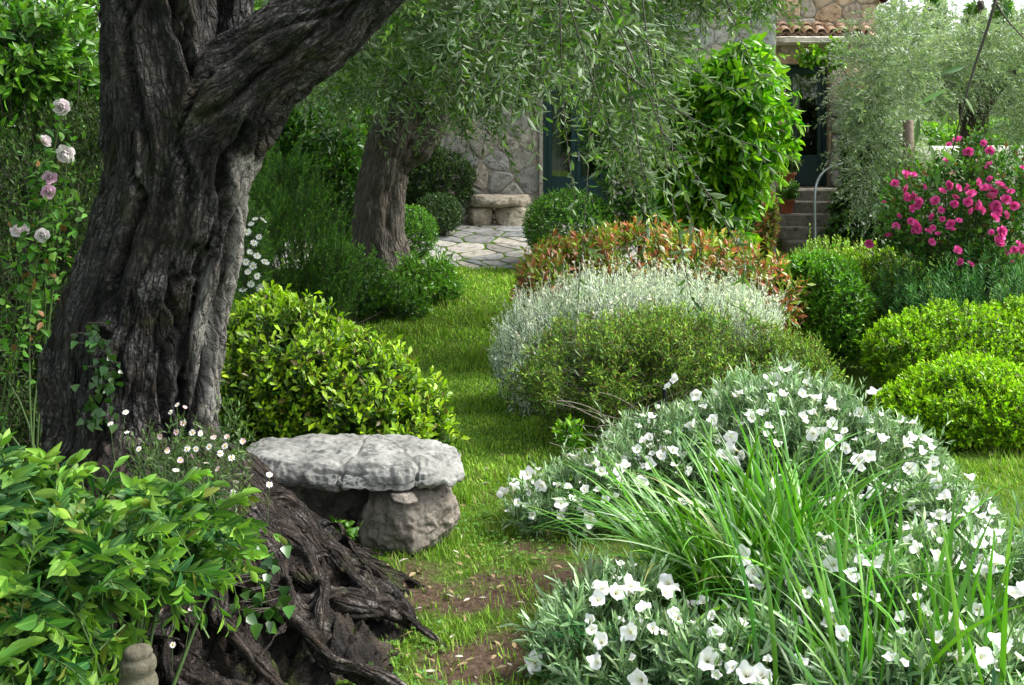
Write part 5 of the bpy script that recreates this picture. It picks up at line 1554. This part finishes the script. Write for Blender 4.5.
pts = catmull([P(815, 270, 15.5), P(815, 230, 15.5), P(815, 196, 15.5), P(818, 180, 15.6), P(827, 169, 15.8), P(843, 163, 16.2)], 8)
sweep(a, pts, .018, 10); obj("pipe", a, M['metal'], rail)
st_ = thing("garden_stake", "short black stake standing behind the white flowers", "stake", (P(666, 0, 5.85)[0], 5.85, 0))
a = Acc(); q0 = P(664, 389, 5.85); sweep(a, [(q0[0] + .02, 5.85, -.05), (q0[0] + .012, 5.85, .25), tuple(q0)], .012, 8); obj("rod", a, M['black'], st_)
a = Acc(); sweep(a, [tuple(q0 - UP * .002), tuple(q0 + UP * .012)], [.015, .013], 8); obj("cap", a, M['black'], st_)

# ------------------------------------------------------------------ left foreground
M['fgleaf'] = leaf_mat("foreground_leaf", (.02, .085, .02), (.20, .38, .05), rough=.52, transl=.3, spec=.25, third=(.16, .17, .03), thr=.97, var=.5, rib=.25)
FG = [lobe(60, 565, 115, 110, 2.95, .4), lobe(165, 545, 75, 75, 3.1, .3), lobe(10, 690, 100, 80, 2.7, .35), lobe(10, 520, 60, 80, 3.0, .3)]
shrub("foreground_shrub", "light green leafy shrub with arching shoots in the lower left corner", "shrub", FG, 560, M['fgleaf'], L=.26, nl=15, ll=.058, lw=.023, up=.35, rnd=.4, tmpl='big', seed=43, rough=.3, deep=.7, mask=lambda q: ~((512 + q[:, 0] * F / q[:, 1] > 112) & (YH + (H - q[:, 2]) * F / q[:, 1] > 575)),
      a0=55, a1=25, mode='two', droop=.35, ypow=2.6, nst=60, stray=1.0, twig_r=.003, stem_mat='greenstem', gap=-.6, base=(-1.1, 2.9, 0), bias=(.25, -.1, 0), jit=.35, tip=.7, sag=.1)
OY = 2.7
orn = thing("garden_ornament", "small knobbly cast stone finial half buried under the foreground shrub", "ornament", (P(138, 0, OY)[0], OY, 0))
a = Acc(); zt = P(0, 647, OY)[2]
lathe(a, (P(138, 0, OY)[0], OY, 0), [(.06, 0), (.06, zt - .26), (.044, zt - .24), (.05, zt - .2), (.056, zt - .17), (.05, zt - .14), (.042, zt - .122), (.042, zt - .117), (.047, zt - .105), (.048, zt - .088), (.044, zt - .074), (.039, zt - .066), (.039, zt - .062), (.044, zt - .05), (.044, zt - .038), (.04, zt - .028), (.034, zt - .022), (.034, zt - .019), (.035, zt - .012), (.03, zt - .004), (.02, zt), (.001, zt + .002)], 28); obj("column", a, M['ornament'], orn)

# fleabane daisies on the roots
M['daisy'] = petal_mat("daisy_petal", (.84, .82, .82), (.6, .42, .04), .2, tint=(.62, .3, .4))
DM = [petals_mesh("daisy_flower", M['daisy'], [(18, .0085, .0026, 12, -10, .0025, 0)], 1, (.0036, 0), 0.0), petals_mesh("daisy_flower", M['daisy'], [(18, .0085, .0026, 25, -10, .0025, 0)], 2, (.0036, 0), 1.0), petals_mesh("daisy_flower", M['daisy'], [(16, .009, .003, 5, -20, .0025, 0)], 3, (.0036, 0), 0.0)]
M['fleabane'] = leaf_mat("fleabane_leaf", (.04, .09, .02), (.11, .19, .04), rough=.5, transl=.25)
FB = [lobe(200, 490, 48, 62, 3.75, .18), lobe(165, 470, 40, 45, 3.75, .15), lobe(225, 440, 28, 36, 3.8, .12), lobe(190, 545, 45, 40, 3.55, .14)]
dz = [(248,98),(285,117),(282,73),(383,72),(398,56),(415,62),(397,117),(360,127),(412,97),(437,203),(395,203),(405,180),(430,172),(462,186),(375,158),(432,118),(440,155),(420,155),(565,215),(605,213),(545,138),(523,253),(485,285),(463,346),(490,310),(517,300),(500,343),(360,518),(388,497),(430,290),(368,270),(340,340),(505,148),(495,165),(480,130),(520,175),(470,150),(312,155),(605,235),(530,228),(388,595),(345,487),(430,515),(475,245),(490,200),(450,120),(485,345),(510,128)]
def flea_post(flea, st):
    p0, p2 = [], []
    for (x, y) in dz:
        pos, nn = ray_hit(x / 2.246, 380 + y / 2.246, FB, .03)
        d = norm(UP * .5 + np.array([.1, -.55, 0]) + RNG.normal(0, .35, 3))
        inst("daisy", DM[RNG.integers(3)], flea, pos, d, RNG.uniform(.85, 1.15), RNG.random() * 6)
        p0.append(pos); p2.append(pos - UP * RNG.uniform(.07, .14) + RNG.normal(0, .03, 3))
    p0, p2 = np.array(p0), np.array(p2)
    tubes(st, p0, (p0 + p2) / 2 - UP * .02, p2, np.full(len(p0), .0009), np.full(len(p0), .001), 4, 5)
flea, _ = shrub("fleabane_plant", "wispy fleabane with tiny white and pink daisies spilling over the olive roots", "plant", FB, 480, M['fleabane'], L=.1, nl=9, ll=.024, lw=.006, up=.6, rnd=.4, seed=44, nst=40, st_r=.0015, stem_mat='greenstem', tmpl='fold',
      base=(P(190, 0, 3.75)[0], 3.75, .3), deep=.7, gap=-.5, twig_r=.0009, post=flea_post)

# ivy on the trunk and on the roots
def ivy(label, spots, ll, seed, toward=(0, -1, .2)):
    c = np.mean([s for s in spots], 0)
    root = thing("ivy", label, "ivy", c)
    f_, s_ = Acc(), Acc()
    spots = np.array(spots); n = len(spots)
    nr = norm(np.array(toward) + RNG.normal(0, .25, (n, 3)))
    d = norm(np.array([0, -.1, -.8]) + RNG.normal(0, .45, (n, 3)))
    leaves(f_, spots + nr * .015, d, nr, ll * RNG.uniform(.6, 1.25, n), ll * .85 * RNG.uniform(.6, 1.25, n), 'ivy', RNG.random(n) ** 2)
    o_ = np.argsort(-spots[:, 2])
    q = spots[o_]; k = min(n - 1, 40)
    tubes(s_, q[:k], (q[:k] + q[1:k + 1]) / 2 + nr[:k] * .005, q[1:k + 1], np.full(k, .002), np.full(k, .0018), 4, 4)
    obj("foliage", f_, M['ivy'], root); obj("stems", s_, M['twig'], root)
pts = []
for k in range(95):
    t = RNG.random()
    pts.append(P(np.interp(t, [0, .4, 1], [92, 105, 98]) + RNG.normal(0, 9), 322 + 105 * t, YT - .33 - .02 * t))
ivy("small dark ivy climbing the left face of the huge olive trunk", pts, .035, 1)
pts = []
for k in range(46):
    px, py = RNG.normal(262, 13), RNG.uniform(535, 625)
    Yv = np.linspace(3.2, 4.6, 57); zz = np.array([P(px, py, y)[2] for y in Yv]); xx = np.array([P(px, py, y)[0] for y in Yv])
    g_ = zz < mound_z(xx, Yv) + .05
    y = Yv[np.argmax(g_)] if g_.any() else 3.9
    pts.append(P(px, py, y - .02))
ivy("ivy trails with broad leaves hanging over the olive roots left of the path", pts, .045, 2, (.1, -.8, .5))

# pale roses at the left
M['paleroseleaf'] = M['leafy']
M['palepetal'] = petal_mat("pale_pink_petal", (.86, .82, .81), (.84, .78, .7), .3, tint=(.78, .48, .66))
pr = thing("pale_rose_bush", "tall rose with blush white and pink blooms beside the huge olive trunk", "shrub", (P(40, 0, 5.4)[0], 5.4, 0))
PM = [petals_mesh("pale_rose", M['palepetal'], [(7, .05, .05, 0, 40, .004, 0), (7, .046, .045, 35, 40, .004, .005), (6, .038, .04, 62, 30, .003, .008), (5, .026, .03, 78, 20, .002, .01)], s, None, tn) for s, tn in ((1, .25), (2, 1.3), (3, .1))]
p0, p2, lf = [], [], []
for (px, py, k, s) in ((62, 107, 0, .85), (67, 153, 2, 1.0), (44, 142, 0, .7), (50, 178, 1, .75), (49, 192, 1, .75), (20, 232, 0, .95), (43, 235, 2, .75)):
    q = P(px, py, 5.3)
    d = norm(np.array([.2, -.8, .35]) + RNG.normal(0, .3, 3))
    inst("rose_bloom", PM[k], pr, q, d, s, RNG.random() * 6)
    p0.append(q - d * .005); p2.append(P(px - 25 + RNG.normal(0, 15), py + 190, 5.5)); lf.append(q)
p0, p2 = np.array(p0), np.array(p2)
a = Acc(); tubes(a, p2, (p0 + p2) / 2 + RNG.normal(0, .04, p0.shape), p0, np.full(len(p0), .0055), np.full(len(p0), .003), 5, 10)
b_ = np.repeat(np.array([[P(40, 0, 5.4)[0], 5.4, 0]]), len(p2), 0)
tubes(a, b_, (b_ + p2) / 2 + RNG.normal(0, .05, p2.shape), p2, np.full(len(p0), .006), np.full(len(p0), .004), 5, 6)
obj("stems", a, M['greenstem'], pr)
a = Acc(); t = RNG.random((520, 1)) ** .6; kk = RNG.integers(0, len(p0), 520); q = p2[kk] * (1 - t) + p0[kk] * t + RNG.normal(0, .06, (520, 3))
leaves(a, q, norm(RNG.normal(0, 1, (520, 3)) + [.0, -.3, 0]), norm(UP + RNG.normal(0, .5, (520, 3))), RNG.uniform(.035, .065, 520), RNG.uniform(.02, .035, 520), 'big', RNG.random(520))
obj("foliage", a, M['roseleaf'], pr)

# white daisy bush behind the trunk
DB = [lobe(252, 255, 17, 48, 7.6, .2)]
db, _ = shrub("marguerite_bush", "white-flowered marguerite just right of the huge olive trunk", "shrub", DB, 260, M['leafy'], L=.1, nl=8, ll=.04, lw=.012, seed=46, nst=14)
WM = [petals_mesh("white_marguerite", M['whitepetal'], [(10, .024, .011, 10, -15, .005, 0)], s, (.007, 0)) for s in (1, 2)]
for (px, py) in ((248,219),(244,224),(256,220),(240,232),(252,237),(247,243),(243,252),(250,256),(258,262),(246,266),(241,272),(250,276),(244,284),(253,288),(239,262),(236,290)):
    pos, nn = ray_hit(px + 7, py, DB, .03)
    inst("flower", WM[RNG.integers(2)], db, pos, norm(nn * .3 + UP * .5 + [.2, -.6, 0] + RNG.normal(0, .3, 3)), RNG.uniform(.8, 1.2), RNG.random() * 6)

# little plants
shrub("weed_seedling", "small green seedling growing under the stone bench beside its boulder", "plant", [lobe(340, 533, 16, 9, 4.66, .06)], 24, M['leafy'], L=.05, nl=6, ll=.032, lw=.02, seed=47, nst=8, st_r=.002, stem_mat='greenstem', tmpl='big', lowcut=0)
shrub("weed_seedling", "light green seedling in the dark gap under the bronze mound", "plant", [lobe(570, 434, 14, 12, 6.05, .07)], 26, M['bright'], L=.06, nl=6, ll=.045, lw=.02, seed=48, nst=8, st_r=.002, stem_mat='greenstem', tmpl='fold', lowcut=0)

# twig with big leaves hanging in from the upper right
tw = thing("hanging_branch", "thin dark branch with long leaves hanging into the upper right corner", "branch", P(990, -30, 3.6))
a = Acc()
tube_pts = catmull([P(1003, -30, 3.6), P(990, 20, 3.6), P(972, 75, 3.62), P(960, 120, 3.62), P(952, 152, 3.65)], 8); sweep(a, tube_pts, np.linspace(.006, .002, len(tube_pts)), 6)
tube2 = catmull([P(985, -30, 3.6), P(1000, 10, 3.6), P(1030, 45, 3.6)], 6); sweep(a, tube2, np.linspace(.005, .002, len(tube2)), 6)
obj("stem", a, M['twig'], tw)
a = Acc()
LV = [(964,67,-22,6),(945,90,-26,14),(948,110,-10,24),(918,118,-2,26),(975,0,-6,20),(1001,5,12,10),(930,145,4,18),(958,152,-12,18),(942,150,14,14),(1005,0,2,20),(962,95,14,20),(940,172,-4,16)]
pp = np.array([P(x, y, 3.62) for x, y, _, _ in LV]); ee = np.array([P(x + dx, y + dy, 3.6) for x, y, dx, dy in LV])
leaves(a, pp, ee - pp, norm(np.array([.3, -.6, .6]) + RNG.normal(0, .4, pp.shape)), np.linalg.norm(ee - pp, axis=1), np.full(len(pp), .019), 'big', RNG.random(len(pp)) * .5)
obj("foliage", a, M['olive'], tw)

# fallen olive leaves, each a thing
M['litter'] = leaf_mat("fallen_leaf", (.5, .47, .38), (.58, .58, .48), rough=.6, transl=.1, var=.5, third=(.25, .17, .09), thr=.6)
lm = []
for s in range(4):
    a = Acc(); leaves(a, np.zeros((1, 3)), np.array([[0, 1.0, .05]]), np.array([[.1 * s - .1, 0, 1.0]]), np.array([1.0]), np.array([.3 + .05 * s]), 'big', np.array([.3 * s]), np.array([.15 + .22 * s]))
    me = a.mesh("fallen_leaf"); me.materials.append(M['litter']); lm.append(me)
spots = [(452,595),(422,609),(404,616),(426,573),(456,555),(517,604),(484,559),(490,588),(497,590),(446,548),(478,546),(483,548),(470,560),(505,640),(515,650),(480,632),(462,540),(495,520),(440,505),(478,470),(500,455),(512,540),(466,620),(530,560),(545,640),(450,640),(470,600),(520,580),(408,560),(420,570),(398,575),(430,590),(540,530),(515,470),(455,530)]
spots += [(RNG.uniform(385, 560), 465 + 215 * RNG.random()) for _ in range(90)]
for (px, py) in spots:
    Y = F * H / (py - YH); x = (px - 512) / F * Y
    for _ in range(3):
        g_ = float(ground_z(x, Y)) + .012; Y = F * (H - g_) / (py - YH); x = (px - 512) / F * Y
    o = bpy.data.objects.new("fallen_leaf", lm[RNG.integers(4)])
    o.location = (x, Y, g_ + .006); o.rotation_euler = (RNG.normal(0, .2), RNG.normal(0, .25), RNG.random() * 6.28)
    s = RNG.uniform(.026, .045); o.scale = (s, s, s)
    o["label"] = "pale dry leaf fallen on the worn lawn near the bench"; o["category"] = "leaf"; o["group"] = "fallen leaves on the path"
    col.objects.link(o)
